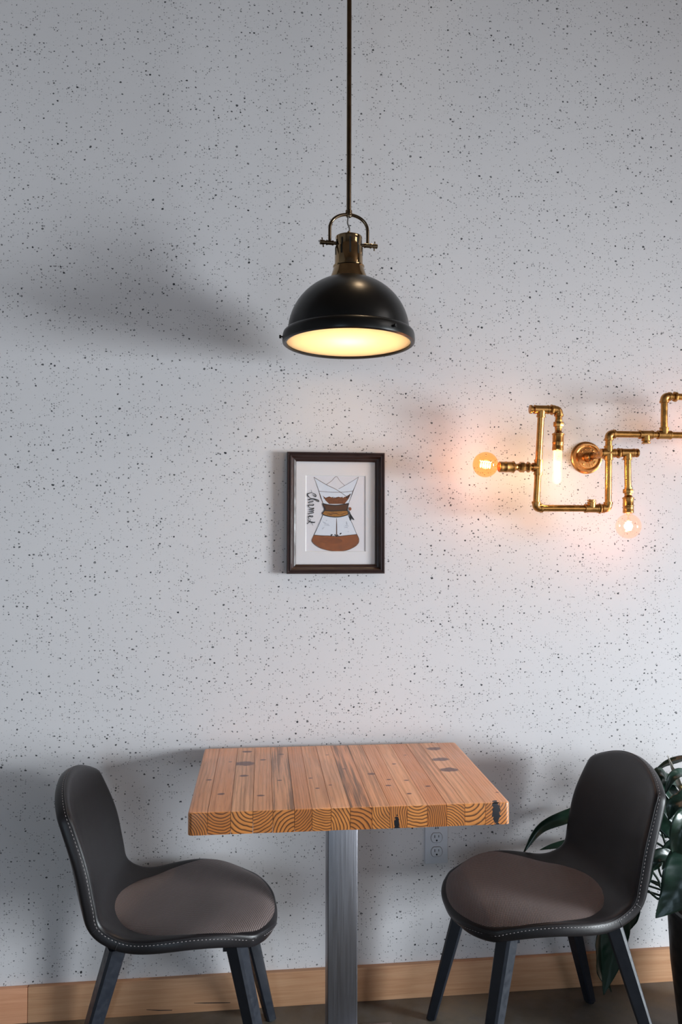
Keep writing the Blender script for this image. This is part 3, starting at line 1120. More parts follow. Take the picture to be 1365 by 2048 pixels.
# mat with a bevelled window
MATH, PAPH = 0.0080, 0.0055
ox, oz0, oz1 = hw - 0.0250, 0.0250, FH - 0.0250
win = [art(345, 378, 0), art(1008, 385, 0), art(997, 1222, 0), art(332, 1215, 0)]
wx0, wx1 = (win[0].x + win[3].x) / 2, (win[1].x + win[2].x) / 2
wz0, wz1 = (win[2].z + win[3].z) / 2, (win[0].z + win[1].z) / 2


def ring_faces(name, o4, i4, ho, hi, mat):
    bm = bmesh.new()
    vo = [bm.verts.new((x, -ho, z)) for x, z in o4]
    vi_ = [bm.verts.new((x, -hi, z)) for x, z in i4]
    for k in range(4):
        bm.faces.new((vo[k], vo[(k + 1) % 4], vi_[(k + 1) % 4], vi_[k]))
    return bm


o4 = [(-ox, oz0), (ox, oz0), (ox, oz1), (-ox, oz1)]
i4 = [(wx0, wz0), (wx1, wz0), (wx1, wz1), (wx0, wz1)]
bv = 0.0016
j4 = [(wx0 + bv, wz0 + bv), (wx1 - bv, wz0 + bv), (wx1 - bv, wz1 - bv), (wx0 + bv, wz1 - bv)]
mat_o = from_bm('mat_board', ring_faces('m', o4, i4, MATH, MATH, M['mat']), M['mat'], pic, False)
from_bm('mat_bevel', ring_faces('m', i4, j4, MATH, PAPH, M['bevel']), M['bevel'], mat_o, False)
paper = box('drawing', wx0 - 0.004, wx1 + 0.004, -PAPH, -0.0010, wz0 - 0.004, wz1 + 0.004, M['paper'], pic)
paper['label'] = 'watercolour of an hourglass coffee maker with handwritten title'
box('backing', -ox, ox, -0.0010, -0.0004, oz0, oz1, M['scuff'], pic)
gl = box('glass', -hw + 0.024, hw - 0.024, -0.0098, -0.0088, 0.024, FH - 0.024, M['pglass'], pic)


LAY = [PAPH + 0.00005]


def shape(name, pts, mat, conv=True, smooth_n=0):
    LAY[0] += 0.00003
    if smooth_n:
        pts = catmull(list(pts) + [pts[0]], smooth_n)[:-1]
    bm = bmesh.new()
    vs = [bm.verts.new(art(p[0], p[1], LAY[0])) for p in pts]
    f = bm.faces.new(vs)
    bmesh.ops.triangulate(bm, faces=[f])
    return from_bm(name, bm, M[mat], paper, False)


def stroke(name, pts, w, mat, n=0):
    """a pen stroke of varying width w (list or number), in enlarged print units"""
    LAY[0] += 0.00003
    if not isinstance(w, (list, tuple)):
        w = [w] * len(pts)
    gain = 1.0 if name == 'lettering' else 1.35
    q = [(p[0], p[1], ww * gain) for p, ww in zip(pts, w)]
    q = catmull(q, n or 6 * len(q)) if len(q) > 2 else q
    bm = bmesh.new()
    L, R = [], []
    for i, p in enumerate(q):
        a, b = q[max(0, i - 1)], q[min(len(q) - 1, i + 1)]
        dx, dy = b[0] - a[0], b[1] - a[1]
        d = math.hypot(dx, dy) or 1
        ex, ey = -dy / d * p[2] / 2, dx / d * p[2] / 2
        L.append(bm.verts.new(art(p[0] + ex, p[1] + ey, LAY[0])))
        R.append(bm.verts.new(art(p[0] - ex, p[1] - ey, LAY[0])))
    for i in range(len(q) - 1):
        bm.faces.new((L[i], L[i + 1], R[i + 1], R[i]))
    return from_bm(name, bm, M[mat], paper, False)


# paper filter and glass
shape('filter_paper', [(435, 398), (560, 475), (690, 530), (930, 398), (865, 555), (820, 690), (530, 690), (490, 555)], 'wash_white')
shape('filter_fold', [(565, 480), (683, 390), (775, 492), (690, 535)], 'paper')
shape('coffee_grounds', [(528, 600), (560, 625), (600, 612), (650, 628), (700, 616), (760, 626), (800, 606), (845, 580), (815, 640), (770, 694), (600, 694), (560, 655)], 'grounds')
stroke('filter_line', [(435, 398), (462, 470), (490, 555), (535, 690)], 2.6, 'ink_brown')
stroke('filter_line', [(930, 398), (900, 480), (862, 560), (815, 690)], 2.6, 'ink_brown')
stroke('filter_line', [(435, 398), (570, 480), (680, 535), (790, 610)], 3.6, 'ink_brown')
stroke('filter_line', [(930, 398), (850, 450), (770, 495), (705, 530)], 2.6, 'ink_brown')
stroke('filter_line', [(570, 480), (630, 440), (683, 390), (722, 440), (775, 492)], 2.6, 'ink_brown')
stroke('glass_rim', [(492, 552), (600, 562), (700, 566), (790, 562), (865, 552)], 3.2, 'ink_brown')
stroke('glass_line', [(488, 545), (505, 620), (535, 695)], 2.6, 'ink_brown')
for k, (x, y) in enumerate([(545, 628), (600, 618), (640, 622), (655, 626), (700, 622), (742, 622), (770, 622), (795, 618), (815, 606), (830, 592), (800, 628), (815, 620)]):
    stroke('coffee_speck', [(x - 4, y + 5), (x + 5, y - 7)], [6 + k % 3 * 2, 3], 'ink' if k > 6 else 'collar_dark')
# lower glass body
shape('lower_glass', [(530, 812), (800, 818), (840, 880), (898, 1030), (905, 1040), (430, 1035), (470, 930)], 'wash_white')
shape('coffee', [(430, 1033), (520, 1042), (680, 1052), (800, 1042), (902, 1032), (922, 1080), (918, 1125), (880, 1165), (800, 1202), (700, 1218), (600, 1208), (500, 1180), (435, 1135), (403, 1100), (412, 1065)], 'coffee')
shape('coffee_shade', [(490, 1080), (600, 1060), (720, 1085), (735, 1115), (640, 1135), (520, 1120), (480, 1100)], 'coffee_dark', smooth_n=30)
stroke('body_line', [(527, 815), (490, 905), (430, 1030)], 3.6, 'ink')
stroke('body_line', [(808, 822), (850, 910), (898, 1030)], 3.0, 'ink')
stroke('body_line', [(430, 1030), (412, 1065), (403, 1100), (435, 1140), (500, 1180), (600, 1208), (700, 1218), (800, 1202), (880, 1165), (918, 1125), (922, 1080), (900, 1030)], 3.6, 'ink_brown', 60)
stroke('liquid_line', [(430, 1033), (520, 1042), (600, 1045), (680, 1052), (800, 1042), (900, 1032)], 3.6, 'ink')
stroke('pour_stream', [(679, 852), (678, 930), (676, 1055)], [3, 7, 9], 'ink_brown')
for (x, y, a, b, w) in [(612, 1050, 628, 1028, 9), (612, 1032, 634, 1036, 7), (655, 1030, 668, 1044, 9), (668, 1046, 680, 1056, 8), (690, 1034, 682, 1050, 9), (712, 1028, 730, 1016, 11), (640, 1048, 650, 1050, 5), (696, 1046, 704, 1048, 5)]:
    stroke('splash', [(x, y), (a, b)], [w, w * .6], 'ink')
for (x, y, a, b) in [(530, 890, 560, 905), (545, 910, 590, 918), (540, 925, 600, 930), (545, 945, 520, 970), (560, 880, 575, 872), (770, 930, 810, 940), (790, 890, 796, 925), (765, 950, 800, 956), (800, 1000, 812, 1002)]:
    stroke('grey_wash', [(x, y), (a, b)], [3, 7], 'ink_grey')
# wooden collar with its tie
shape('collar', [(528, 688), (600, 704), (700, 708), (815, 690), (808, 720), (795, 750), (800, 770), (548, 770), (550, 745), (535, 715)], 'collar_dark')
shape('collar', [(548, 768), (640, 774), (800, 768), (808, 800), (790, 820), (720, 834), (640, 834), (560, 822), (522, 800), (535, 785)], 'collar_light')
for pts in ([(560, 790), (610, 800), (640, 792), (690, 802)], [(600, 815), (660, 800), (720, 812), (790, 792)], [(570, 808), (600, 806), (630, 814)]):
    stroke('wood_grain', pts, 3.6, 'collar_dark')
stroke('collar_line', [(528, 688), (600, 704), (700, 708), (815, 690)], 7, 'ink')
stroke('collar_line', [(528, 688), (536, 718), (552, 745), (540, 775), (522, 800), (560, 822), (650, 838), (730, 834), (805, 812), (808, 785), (798, 760), (806, 722), (815, 690)], 7, 'ink', 60)
stroke('collar_line', [(545, 765), (640, 772), (720, 768), (800, 766)], 7, 'ink')
shape('bead', [(815, 735), (835, 732), (845, 750), (835, 768), (818, 765)], 'coffee', smooth_n=20)
stroke('tie', [(815, 770), (828, 805), (832, 850), (836, 880)], [6, 9, 15, 4], 'ink')
stroke('tie', [(824, 800), (845, 840), (872, 872)], [8, 14, 6], 'ink')
# the handwritten word, running downward
T = [
    ([(228, 78), (240, 105), (240, 135), (205, 145), (168, 158), (158, 178), (172, 205), (200, 228), (218, 240)], [3, 4, 6, 9, 13, 15, 15, 9, 5]),
    ([(240, 130), (275, 150), (310, 168), (325, 195), (318, 218), (300, 205), (275, 185), (250, 172)], [4, 6, 10, 13, 13, 9, 6, 4]),
    ([(218, 240), (262, 262), (320, 285), (362, 312), (380, 308), (372, 288), (330, 272), (268, 258), (215, 262), (172, 278)], [4, 5, 7, 9, 13, 12, 13, 15, 14, 12]),
    ([(172, 278), (215, 285), (262, 290), (268, 308), (235, 318), (195, 322), (172, 332)], [10, 5, 6, 9, 13, 13, 9]),
    ([(172, 332), (195, 350), (235, 360), (268, 362), (278, 375), (258, 388), (215, 382), (182, 380), (172, 395), (185, 418), (205, 430)], [6, 4, 5, 8, 12, 12, 12, 14, 12, 8, 4]),
    ([(205, 430), (245, 440), (282, 438), (270, 452), (225, 462), (182, 468)], [4, 6, 9, 13, 14, 10]),
    ([(182, 468), (230, 470), (272, 475), (275, 490), (230, 500), (182, 505)], [5, 4, 7, 11, 14, 10]),
    ([(182, 505), (230, 508), (270, 515), (270, 530), (225, 538), (180, 545), (172, 560)], [5, 4, 7, 11, 13, 11, 6]),
    ([(172, 560), (205, 585), (245, 588), (258, 600), (240, 612), (200, 600), (172, 610), (170, 632), (190, 650)], [5, 5, 7, 11, 12, 13, 13, 9, 4]),
    ([(190, 650), (158, 662), (175, 690), (225, 712), (280, 722), (300, 712)], [3, 5, 9, 15, 16, 10]),
    ([(215, 650), (205, 680), (190, 705), (165, 730), (142, 748)], [4, 7, 8, 10, 13]),
    ([(200, 690), (225, 720), (245, 752), (258, 785)], [4, 6, 5, 3]),
]
for pts, w in T:
    stroke('lettering', [art2(p) for p in pts], [x * 0.74 for x in w], 'ink', 8 * len(pts))

# ------------------------------------------------------------------ brass pipe lamp
lamp = thing('pipe_wall_lamp', 'brass pipe wall lamp with glowing globe and tube bulbs', 'lamp', (1.030, 0, 1.6239))
LO = Vector((1.030, 0, 1.6239))
V = lambda x, y, z: Vector((x, y, z)) - LO
RP = 0.0098     # pipe radius
RF = 0.0122     # fitting radius
YP = -0.150


def pipe(a, b, r=RP):
    d = (b - a).normalized()
    L = (b - a).length
    return lathe('pipe', [(0, 0), (r, 0), (r, L), (0, L)], M['pipe'], lamp, p0=a, p1=b, n=24)


def collar_prof(r, L0, L1):
    return [(r * 0.9, L0), (r * 1.08, L0 + 0.0006), (r * 1.08, L1 - 0.0006), (r * 0.9, L1)]


def add_collar(bm, p, d, L0, L1, r):
    lathe_bm([(r - 0.002, L0), (r, L0 + 0.0007), (r, L1 - 0.0007), (r - 0.002, L1)], p, p + d, 24, bm)


def elbow(c, da, db, arm=0.019):
    """a bend between two directions with a bead at either mouth"""
    da, db = da.normalized(), db.normalized()
    pts = [c + da * arm]
    rr = 0.012
    for k in range(9):
        t = k / 8
        pts.append((c + da * rr) * (1 - t) ** 2 + c * 2 * t * (1 - t) + (c + db * rr) * t * t)
    pts.append(c + db * arm)
    bm = tube_bm(pts, RF * 0.97, 20)
    for d in (da, db):
        add_collar(bm, c, d, arm - 0.007, arm + 0.0005, RF * 1.10)
    return from_bm('elbow', bm, M['fitting'], lamp, True, 50)


def tee(c, ax, br, arm=0.020, barm=0.020, name='tee', both=False):
    ax, br = ax.normalized(), br.normalized()
    bm = tube_bm([c - ax * arm, c + ax * arm], RF, 24)
    for d in (ax, -ax):
        add_collar(bm, c, d, arm - 0.005, arm + 0.0005, RF * 1.08)
    for d in ((br, -br) if both else (br,)):
        tube_bm([c + d * 0.002, c + d * barm], RF, 24, True, bm)
        add_collar(bm, c, d, barm - 0.005, barm + 0.0005, RF * 1.08)
    return from_bm(name, bm, M['fitting'], lamp, True, 50)


def union(c, d, L=0.022):
    d = d.normalized()
    h = L / 2
    return lathe('union', [(RP * .8, -h), (RP * 1.12, -h + .0006), (RP * 1.12, -h * .55), (RF * 1.22, -h * .5), (RF * 1.25, -h * .40), (RF * 1.25, h * .40), (RF * 1.22, h * .5), (RP * 1.12, h * .55), (RP * 1.12, h - .0006), (RP * .8, h)],
                 M['fitting'], lamp, p0=c, p1=c + d, n=8)


def plug(c, d, L=0.010):
    d = d.normalized()
    return lathe('plug', [(RP * .9, 0), (RP * .95, L * .5), (RF * 1.05, L * .52), (RF * 1.05, L * .92), (RF * .9, L), (0, L)], M['fitting'], lamp, p0=c, p1=c + d, n=16)


def socket(c, d, L=0.040, r=0.0152):
    """lamp holder running from c in direction d"""
    d = d.normalized()
    s = lathe('socket', [(0, 0), (RP * 1.0, 0), (RP * 1.1, .004), (r * .92, .008), (r * 1.12, .0095), (r * 1.12, .0125), (r, .0135), (r, L * .55), (r * 1.04, L * .57), (r * 1.04, L * .63), (r, L * .65),
                         (r, L * .82), (r * 1.03, L * .84), (r * 1.03, L * .97), (r * .9, L), (r * .8, L), (r * .8, L * .9), (0, L * .9)], M['fitting'], lamp, p0=c, p1=c + d, n=28)
    return s


def coil(base, d, r, L, turns, rad, mat, parent, n=None):
    d = d.normalized()
    q = Vector((0, 0, 1)).rotation_difference(d)
    n = n or turns * 14
    pts = [base + q @ Vector((r * math.cos(2 * PI * turns * k / n), r * math.sin(2 * PI * turns * k / n), L * k / n)) for k in range(n + 1)]
    return from_bm('filament', tube_bm(pts, rad, 6), mat, parent)


def lamp_light(name, p, e, col, rad):
    l = bpy.data.lights.new(name, 'POINT')
    l.energy = e
    l.color = col
    l.shadow_soft_size = rad
    o = bpy.data.objects.new(name, l)
    COL.objects.link(o)
    o.parent = lamp
    o.location = p
    return o


def globe(c0, d, R, glass, fil, e, col, fr, fl, turns):
    """globe bulb whose cap sits in a holder ending at c0"""
    d = d.normalized()
    prof = [(0.0105, -0.004), (0.0105, 0.004)]
    cz = R * 0.98 + 0.004
    for k in range(3, 33):
        t = PI * k / 32
        r, z = R * math.sin(t), cz - R * math.cos(t)
        if r < 0.0105 and k < 10:
            continue
        prof.append((r if k < 32 else 0, z))
    b = lathe('light_bulb', prof, glass, lamp, p0=c0, p1=c0 + d, n=40, angle=180)
    q = Vector((0, 0, 1)).rotation_difference(d)
    coil(c0 + d * (cz - fl / 2), d, fr, fl, turns, 0.0011, fil, b)
    st = from_bm('glass_stem', tube_bm([c0, c0 + d * (cz - fl / 2)], [0.005, 0.0025], 10), glass, b)
    lamp_light('bulb_light', c0 + d * cz, e, col, 0.014)
    return b


B = V(1.0322, YP, 1.6239)
ZUP, ZLO = 1.6800, 1.4604
E1 = V(1.0335, YP, ZUP)
T1 = V(1.1487, YP, ZUP)
T2 = V(1.2055, YP, ZUP)
E2 = V(1.2070, YP, 1.7947)
R_END = V(1.52, YP, ZUP)
R2_END = V(1.42, YP, 1.7950)
T3 = V(1.0909, YP, 1.6252)
E3 = V(1.0300, YP, ZLO)
T4 = V(0.9790, YP, ZLO)
E4 = V(0.8107, YP, ZLO)
T5 = V(0.8122, -0.163, 1.5788)
T6 = V(0.8165, -0.180, 1.7434)
E5 = V(0.8690, -0.180, 1.7434)
X, Z, Y = Vector((1, 0, 0)), Vector((0, 0, 1)), Vector((0, 1, 0))
up_l = (T6 - E4).normalized()

# flange on the wall with its embossed ring of marks
FC = V(1.0300, 0, 1.6239)
fl = lathe('flange', [(0.0, 0.016), (0.0, 0.017), (0.014, 0.017), (0.0155, 0.0135), (0.034, 0.0125), (0.0375, 0.0150), (0.0415, 0.0150), (0.0430, 0.0125), (0.0455, 0.006), (0.0500, 0.004), (0.0510, 0.0005), (0, 0.0005)][2:],
           M['flange'], lamp, p0=FC, p1=FC - Y, n=56)
q = Vector((0, 0, 1)).rotation_difference(-Y)
for k in range(22):
    if k in (9, 10, 11, 15):
        continue
    a = 2 * PI * k / 22 + 0.4
    rr = 0.0258 + (0.0008 if k % 2 else -0.0006)
    c = FC + Vector((rr * math.cos(a), -0.0130, rr * math.sin(a)))
    rd = Vector((math.cos(a), 0, math.sin(a)))
    td = Vector((-math.sin(a), 0, math.cos(a)))
    bm = bmesh.new()
    tilt = (0.7, -0.5, 0.1, 0.9, -0.8)[k % 5]
    tube_bm([c - rd * 0.0034 - td * 0.0012 * tilt, c + rd * 0.0034 + td * 0.0012 * tilt], 0.0008, 6, True, bm)
    if k % 3:
        tube_bm([c - rd * 0.0034 + td * 0.0020, c + rd * (0.0034 if k % 2 else -0.0030) - td * 0.0008], 0.0007, 6, True, bm)
    from_bm('embossed_mark', bm, M['flange'], fl)
for k in range(4):
    a = PI / 4 + PI / 2 * k + 0.1
    c = FC + Vector((0.0265 * math.cos(a), -0.0125, 0.0265 * math.sin(a)))
    lathe('screw', [(0.0034, 0.0), (0.0034, 0.0012), (0.0022, 0.0022), (0, 0.0024)], M['flange'], fl, p0=c, p1=c - Y, n=12)
lathe('hub', [(0.0135, 0.014), (0.0150, 0.018), (0.0150, 0.026), (0.0120, 0.027), (0.0120, 0.031), (0.0140, 0.032), (0.0140, 0.044), (0.0105, 0.046)], M['flange'], lamp, p0=FC, p1=FC - Y, n=32)
pipe(FC - Y * 0.040, B + Y * 0.018)
union(B + Y * 0.030, -Y, 0.022)
tee(B, Z, X, 0.021, 0.021, 'cross_fitting', True)
tube_bm_ = tube_bm([B, B + Y * 0.020], RF, 24)
from_bm('cross_fitting_inlet', tube_bm_, M['fitting'], lamp, True, 50)
plug(B - X * 0.020, -X, 0.004)
# upper run
pipe(B + Z * 0.018, E1 - Z * 0.014)
elbow(E1, -Z, X)
pipe(E1 + X * 0.016, T1 - X * 0.018)
tee(T1, X, -Z, 0.021, 0.019)
plug(T1 - Z * 0.019, -Z, 0.008)
pipe(T1 + X * 0.018, T2 - X * 0.018)
tee(T2, X, Z, 0.021, 0.022)
pipe(T2 + Z * 0.020, E2 - Z * 0.015)
elbow(E2, (T2 - E2), X)
pipe(E2 + X * 0.016, R2_END)
union(E2 + X * 0.034, X, 0.016)
pipe(T2 + X * 0.019, R_END)
plug(R_END - X * 0.001, X)
elbow(R2_END, -X, -Z)
sk = R2_END - Z * 0.018
socket(sk, -Z)
globe(sk - Z * 0.038, -Z, 0.036, M['amber_glass'], M['filament'], 0.9, (1.0, 0.42, 0.22), 0.009, 0.026, 5)
# inner right drop with a globe
pipe(B + X * 0.019, T3 - X * 0.017)
union(B + X * 0.031, X, 0.014)
tee(T3, X, -Z, 0.021, 0.021)
plug(T3 + X * 0.021, X, 0.012)
pipe(T3 - Z * 0.019, V(1.0915, YP, 1.520))
union(V(1.0915, YP, 1.512), -Z, 0.024)
socket(V(1.0920, YP, 1.502), -Z, 0.055)
globe(V(1.0920, YP, 1.4485), -Z, 0.0365, M['rose_glass'], M['filament'], 0.7, (1.0, 0.42, 0.32), 0.0085, 0.030, 5)
# lower loop
pipe(B - Z * 0.018, E3 + Z * 0.014)
elbow(E3, Z, -X)
pipe(E3 - X * 0.016, T4 + X * 0.018)
union(E3 - X * 0.026, X, 0.012)
tee(T4, X, Z, 0.021, 0.019)
plug(T4 + Z * 0.019, Z, 0.007)
pipe(T4 - X * 0.018, E4 + X * 0.014)
elbow(E4, X, up_l)
T5 = E4 + up_l * 0.1185
pipe(E4 + up_l * 0.014, T5 - up_l * 0.016)
tee(T5, up_l, -X, 0.022, 0.018)
pipe(T5 + up_l * 0.018, T6 - up_l * 0.018)
# left branch with a globe
a = T5 - X * 0.016
pipe(a, a - X * 0.050)
union(T5 - X * 0.030, -X, 0.014)
union(T5 - X * 0.049, -X, 0.026)
socket(T5 - X * 0.064, -X, 0.054)
globe(T5 - X * 0.1175 + Z * 0.002, (-X + Z * 0.10), 0.0365, M['amber_glass'], M['filament'], 0.95, (1.0, 0.38, 0.18), 0.0095, 0.034, 5)
# top with the tubular bulb
tee(T6, X, -up_l, 0.022, 0.022)
plug(T6 - X * 0.022, -X, 0.013)
pipe(T6 + X * 0.019, E5 - X * 0.014)
union(T6 + X * 0.031, X, 0.012)
dn = Vector((-0.035, 0, -1)).normalized()
elbow(E5, -X, dn)
pipe(E5 + dn * 0.016, E5 + dn * 0.060)
union(E5 + dn * 0.042, dn, 0.026)
socket(E5 + dn * 0.060, dn, 0.058, 0.0158)
tb0 = E5 + dn * 0.1165
Rt, Lt = 0.0125, 0.098
prof = [(Rt * .9, -0.003), (Rt, 0.003), (Rt, Lt - Rt)]
for k in range(1, 9):
    t = PI / 2 * k / 8
    prof.append((Rt * math.cos(t) if k < 8 else 0, Lt - Rt + Rt * math.sin(t)))
tbulb = lathe('light_bulb', prof, M['tube_glass'], lamp, p0=tb0, p1=tb0 + dn, n=28, angle=180)
coil(tb0 + dn * 0.032, dn, 0.0058, 0.052, 9, 0.0016, M['filament_tube'], tbulb)
lamp_light('bulb_light', tb0 + dn * 0.056, 1.9, (1.0, 0.66, 0.34), 0.010)

# ------------------------------------------------------------------ socket outlet
ou = thing('wall_outlet', 'white double socket outlet on the wall below the tabletop', 'outlet', (0.5488, 0, 0.4465))
plate = box('cover_plate', -0.0355, 0.0355, -0.0060, -0.0003, -0.0570, 0.0570, M['plastic'], ou, 0.0028, 3)
for zc in (0.0165, -0.0255):
    zc += 0.0045
    bm = bmesh.new()
    ring0, ring1 = [], []
    n = 40
    for k in range(n):
        a = 2 * PI * k / n
        x, z = 0.0172 * math.cos(a), max(-0.0142, min(0.0142, 0.0172 * math.sin(a)))
        ring0.append(bm.verts.new((x, -0.0055, z + zc)))
        ring1.append(bm.verts.new((x * .97, -0.0082, z * .97 + zc)))
    for k in range(n):
        bm.faces.new((ring0[k], ring0[(k + 1) % n], ring1[(k + 1) % n], ring1[k]))
    bm.faces.new(ring1)
    rc = from_bm('receptacle', bm, M['plastic'], ou, False)
    # dark parting line round the face
    bm = bmesh.new()
    pts = []
    for k in range(n + 1):
        a = 2 * PI * k / n
        pts.append(Vector((0.0178 * math.cos(a), -0.0061, max(-0.0148, min(0.0148, 0.0178 * math.sin(a))) + zc)))
    from_bm('gap_line', tube_bm(pts, 0.0005, 5), M['scuff'], rc)
    box('slot', -0.0072, -0.0052, -0.0084, -0.0070, zc + 0.0000, zc + 0.0085, M['black'], rc)
    box('slot', 0.0052, 0.0070, -0.0084, -0.0070, zc + 0.0010, zc + 0.0080, M['black'], rc)
    lathe('earth_hole', [(0.0027, 0), (0.0027, 0.0014), (0, 0.0014)], M['black'], rc, p0=(0, -0.0071, zc - 0.0078), p1=(0, -1, zc - 0.0078), n=14)
lathe('plate_screw', [(0.0032, 0), (0.0030, 0.0012), (0, 0.0018)], M['plastic'], ou, p0=(0, -0.0058, 0.0), p1=(0, -1, 0.0), n=14)
bm = bmesh.new()
for pts in ([(-0.0045, 0.0470), (-0.0025, 0.0525)], [(-0.0025, 0.0525), (-0.0008, 0.0470)], [(-0.0038, 0.0487), (-0.0014, 0.0487)],
            [(0.0030, 0.0517), (0.0058, 0.0480)], [(0.0058, 0.0517), (0.0030, 0.0480)], [(0.0044, 0.0525), (0.0044, 0.0473)]):
    tube_bm([Vector((x, -0.0061, z)) for x, z in pts], 0.0007, 5, True, bm)
from_bm('printed_mark', bm, M['ink'], ou, False)

# ------------------------------------------------------------------ plant in its planter
PC = Vector((1.328, -0.30, 0.0))
plant = thing('potted_peace_lily', 'dark green potted plant with drooping leaves in a tall black planter', 'plant', PC)
lathe('planter', [(0, 0.0), (0.150, 0.0), (0.156, 0.006), (0.176, 0.19), (0.183, 0.330), (0.186, 0.345), (0.184, 0.352), (0.172, 0.352), (0.168, 0.330), (0.168, 0.315), (0, 0.315)], M['pot'], plant, n=56)
lathe('soil', [(0, 0.330), (0.08, 0.328), (0.1675, 0.322), (0.1675, 0.316), (0, 0.316)], M['soil'], plant, n=32)


def leaf(pts, width, up=(0, -0.3, 1), petiole=None, fold=0.25, wave=0.0, seed=0, mat='leaf', tipw=1.0):
    """blade along a curve of points (planter space); petiole from the crown to its base"""
    rnd = random.Random(seed)
    NA, NB = 46, 10
    width = width * 0.90
    P = [Vector(p) for p in catmull([tuple(p) for p in pts], NA + 1)]
    bm = bmesh.new()
    rows = []
    up = Vector(up).normalized()
    ph = rnd.uniform(0, 6)
    for i in range(NA + 1):
        t = i / NA
        tan = (P[min(NA, i + 1)] - P[max(0, i - 1)]).normalized()
        side = tan.cross(up)
        if side.length < 1e-4:
            side = Vector((1, 0, 0))
        side.normalize()
        nrm = side.cross(tan).normalized()
        w = width * (math.sin(PI * min(1, t ** 0.72)) ** 0.85) * (1 - 0.25 * t) + 0.0006
        row = []
        for j in range(NB + 1):
            b = -1 + 2 * j / NB
            z = fold * w * (abs(b) ** 1.3) + wave * math.sin(6.5 * t * 2 + ph + b) * b * b * w * 0.6 + 0.022 * w * math.sin(52 * t - 9 * abs(b)) * min(1, 4 * abs(b))
            row.append(bm.verts.new(P[i] + side * (w * b) + nrm * z))
        rows.append(row)
    for i in range(NA):
        for j in range(NB):
            bm.faces.new((rows[i][j], rows[i + 1][j], rows[i + 1][j + 1], rows[i][j + 1]))
    me = bpy.data.meshes.new('leaf')
    bm.to_mesh(me)
    bm.free()
    o = link('leaf', me, M[mat], plant)
    sol = o.modifiers.new('thickness', 'SOLIDIFY')
    sol.thickness = 0.0009
    # raised midrib
    tube_pts = P[:-2]
    from_bm('midrib', tube_bm(tube_pts, [0.0016 * (1 - 0.7 * k / len(tube_pts)) for k in range(len(tube_pts))], 6), M['stem'], o)
    if petiole:
        pp = catmull([tuple(p) for p in petiole] + [tuple(P[0])], 16)
        from_bm('stalk', tube_bm(pp, [0.0042 - 0.0018 * k / 15 for k in range(16)], 8), M['stem'], o)
    return o


def A(px, py, y):
    return at(px, py, y) - PC


CR = Vector((-0.01, 0.01, 0.325))


def stalk(k, mid=None):
    a = k * 2.4
    root = CR + Vector((0.035 * math.cos(a), 0.035 * math.sin(a), 0))
    return [root, mid] if mid is not None else [root, root + Vector((0, 0, 0.10))]


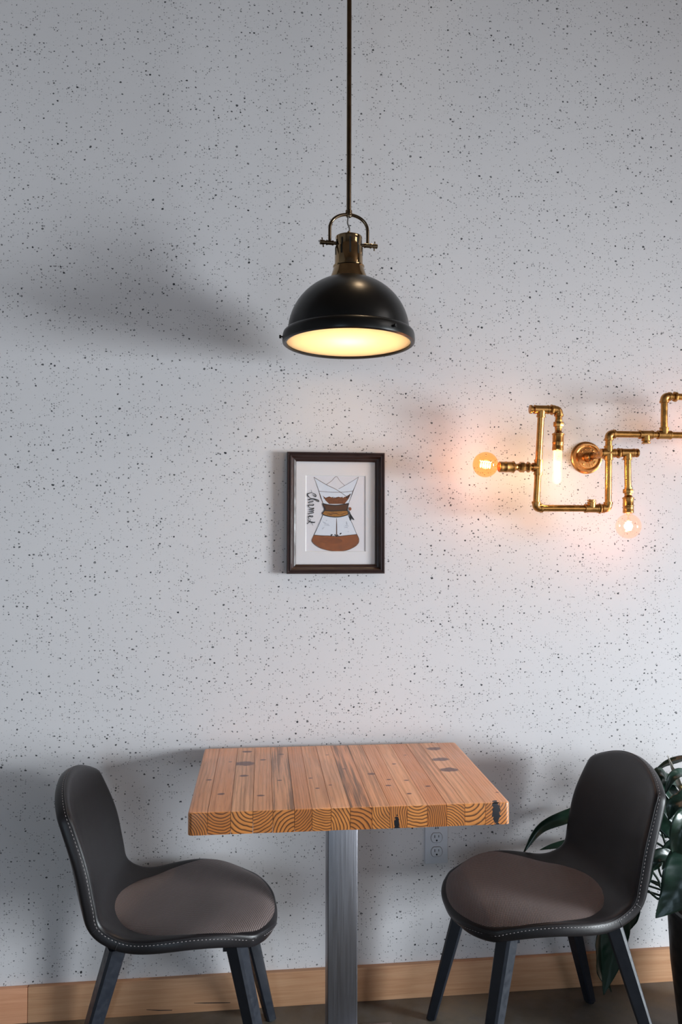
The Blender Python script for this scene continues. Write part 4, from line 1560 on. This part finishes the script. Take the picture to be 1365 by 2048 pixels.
LV = [
    # blades behind the right chair
    ([(1185, 1612, -.065), (1130, 1634, -.065), (1080, 1658, -.065), (1046, 1708, -.065)], .022, (0, -1.0, .35), (1240, 1660, -.075), .35),
    ([(1200, 1690, -.06), (1150, 1688, -.06), (1110, 1692, -.06), (1080, 1700, -.06)], .018, (0, -.8, .6), (1260, 1740, -.075), .3),
    ([(1236, 1800, -.13), (1232, 1850, -.11), (1222, 1920, -.10), (1208, 1990, -.10)], .048, (-.3, -1, .2), (1290, 1770, -.18), .25),
    ([(1262, 1770, -.14), (1266, 1810, -.13), (1252, 1850, -.12), (1226, 1885, -.12)], .034, (.3, -1, .2), (1300, 1760, -.18), .25),
    ([(1205, 1845, -.06), (1196, 1890, -.055), (1200, 1940, -.05), (1224, 1985, -.05)], .034, (.7, -1, .1), (1270, 1780, -.14), .35),
    # cluster at the edge of the picture
    ([(1372, 1580, -.26), (1335, 1560, -.28), (1318, 1548, -.29), (1306, 1600, -.28)], .024, (-.2, -.6, .9), (1400, 1650, -.28), .35),
    ([(1420, 1530, -.22), (1375, 1518, -.20), (1335, 1528, -.18), (1300, 1552, -.16)], .016, (0, -.5, 1), (1420, 1640, -.26), .3),
    ([(1310, 1545, -.24), (1328, 1570, -.28), (1352, 1600, -.30), (1385, 1625, -.31)], .030, (.3, -.9, .5), None, .3),
    ([(1385, 1660, -.33), (1345, 1625, -.32), (1318, 1595, -.30), (1295, 1572, -.28)], .036, (.2, -1, .3), (1400, 1720, -.30), .3),
    ([(1390, 1690, -.30), (1350, 1655, -.28), (1318, 1640, -.27), (1278, 1632, -.26)], .040, (.1, -1, -.2), (1400, 1740, -.30), .25),
    ([(1400, 1590, -.40), (1372, 1598, -.42), (1348, 1612, -.42), (1338, 1640, -.41)], .030, (-.1, -.5, .9), (1420, 1680, -.36), .3),
    ([(1385, 1625, -.40), (1368, 1650, -.43), (1356, 1690, -.43), (1354, 1726, -.42)], .034, (-.5, -1, .3), (1410, 1690, -.36), .35),
    ([(1356, 1735, -.34), (1335, 1712, -.35), (1305, 1722, -.36), (1298, 1772, -.36)], .022, (.1, -.8, .7), (1372, 1770, -.33), .3),
    ([(1325, 1725, -.30), (1300, 1735, -.30), (1290, 1725, -.30), (1276, 1718, -.30)], .012, (.1, -.8, .7), None, .3),
    ([(1395, 1690, -.42), (1375, 1735, -.45), (1350, 1790, -.45), (1312, 1836, -.44)], .062, (-.5, -1, .2), (1420, 1720, -.38), .18),
    ([(1400, 1640, -.38), (1392, 1700, -.40), (1378, 1770, -.40), (1352, 1815, -.40)], .050, (-.4, -1, .2), (1430, 1690, -.36), .2),
    ([(1345, 1590, -.22), (1325, 1612, -.20), (1305, 1625, -.19), (1282, 1610, -.18)], .022, (-.3, -1, .4), (1385, 1670, -.24), .3),
    ([(1380, 1560, -.30), (1362, 1548, -.33), (1345, 1556, -.34), (1330, 1590, -.34)], .018, (-.2, -.7, .8), (1400, 1650, -.30), .4),
    ([(1370, 1700, -.28), (1352, 1690, -.30), (1335, 1700, -.30), (1325, 1740, -.30)], .018, (-.2, -.8, .5), (1385, 1760, -.28), .4),
    ([(1375, 1600, -.20), (1350, 1640, -.18), (1330, 1668, -.17), (1312, 1650, -.17)], .026, (-.4, -1, .5), (1400, 1690, -.24), .3),
]
for k, (pts, w, up, mid, fold) in enumerate(LV):
    leaf([A(*p) for p in pts], w, up, stalk(k, A(*mid)) if mid else None, fold, 0.25, k)
# thin bare stalks in front of the wall
for pts in ([(1290, 1673, -.2), (1318, 1688, -.2), (1346, 1708, -.22)], [(1322, 1648, -.2), (1326, 1668, -.2), (1345, 1705, -.22)],
            [(1272, 1790, -.2), (1298, 1782, -.22), (1328, 1800, -.25)], [(1302, 1738, -.25), (1318, 1760, -.26), (1335, 1782, -.27)], [(1318, 1735, -.24), (1335, 1760, -.25)]):
    q = [A(*p) for p in pts] + [CR + Vector((-0.02, 0, 0.05)), CR]
    from_bm('stalk', tube_bm(catmull([tuple(v) for v in q], 24), 0.0032, 8), M['stem'], plant)
# leaves on the side away from the picture
for k in range(10):
    a = -1.9 + k * 0.42
    h = 0.62 + 0.12 * math.sin(k * 2.3)
    d = Vector((math.cos(a), math.sin(a) * 0.75, 0))
    if d.y > 0.2:
        d.y *= 0.6
    p0 = CR + d * 0.10 + Vector((0, 0, h - 0.42))
    leaf([p0, p0 + d * 0.10 + Vector((0, 0, 0.06)), p0 + d * 0.19 + Vector((0, 0, 0.03)), p0 + d * 0.25 + Vector((0, 0, -0.06))], .04, (0, 0, 1), stalk(k), .3, 0.3, 50 + k)
# white flower
sp = leaf([A(1382, 1610, -.30), A(1362, 1570, -.30), A(1348, 1538, -.30), A(1336, 1510, -.30)], .010, (-.9, -.6, .2), stalk(31, A(1400, 1680, -.3)), .5, 0.0, 77, 'spathe')
sp.name = 'flower_spathe'
q = [A(1378, 1604, -.305), A(1362, 1572, -.305)]
from_bm('flower_spadix', tube_bm(q, [0.005, 0.0035], 10), M['spadix'], plant)
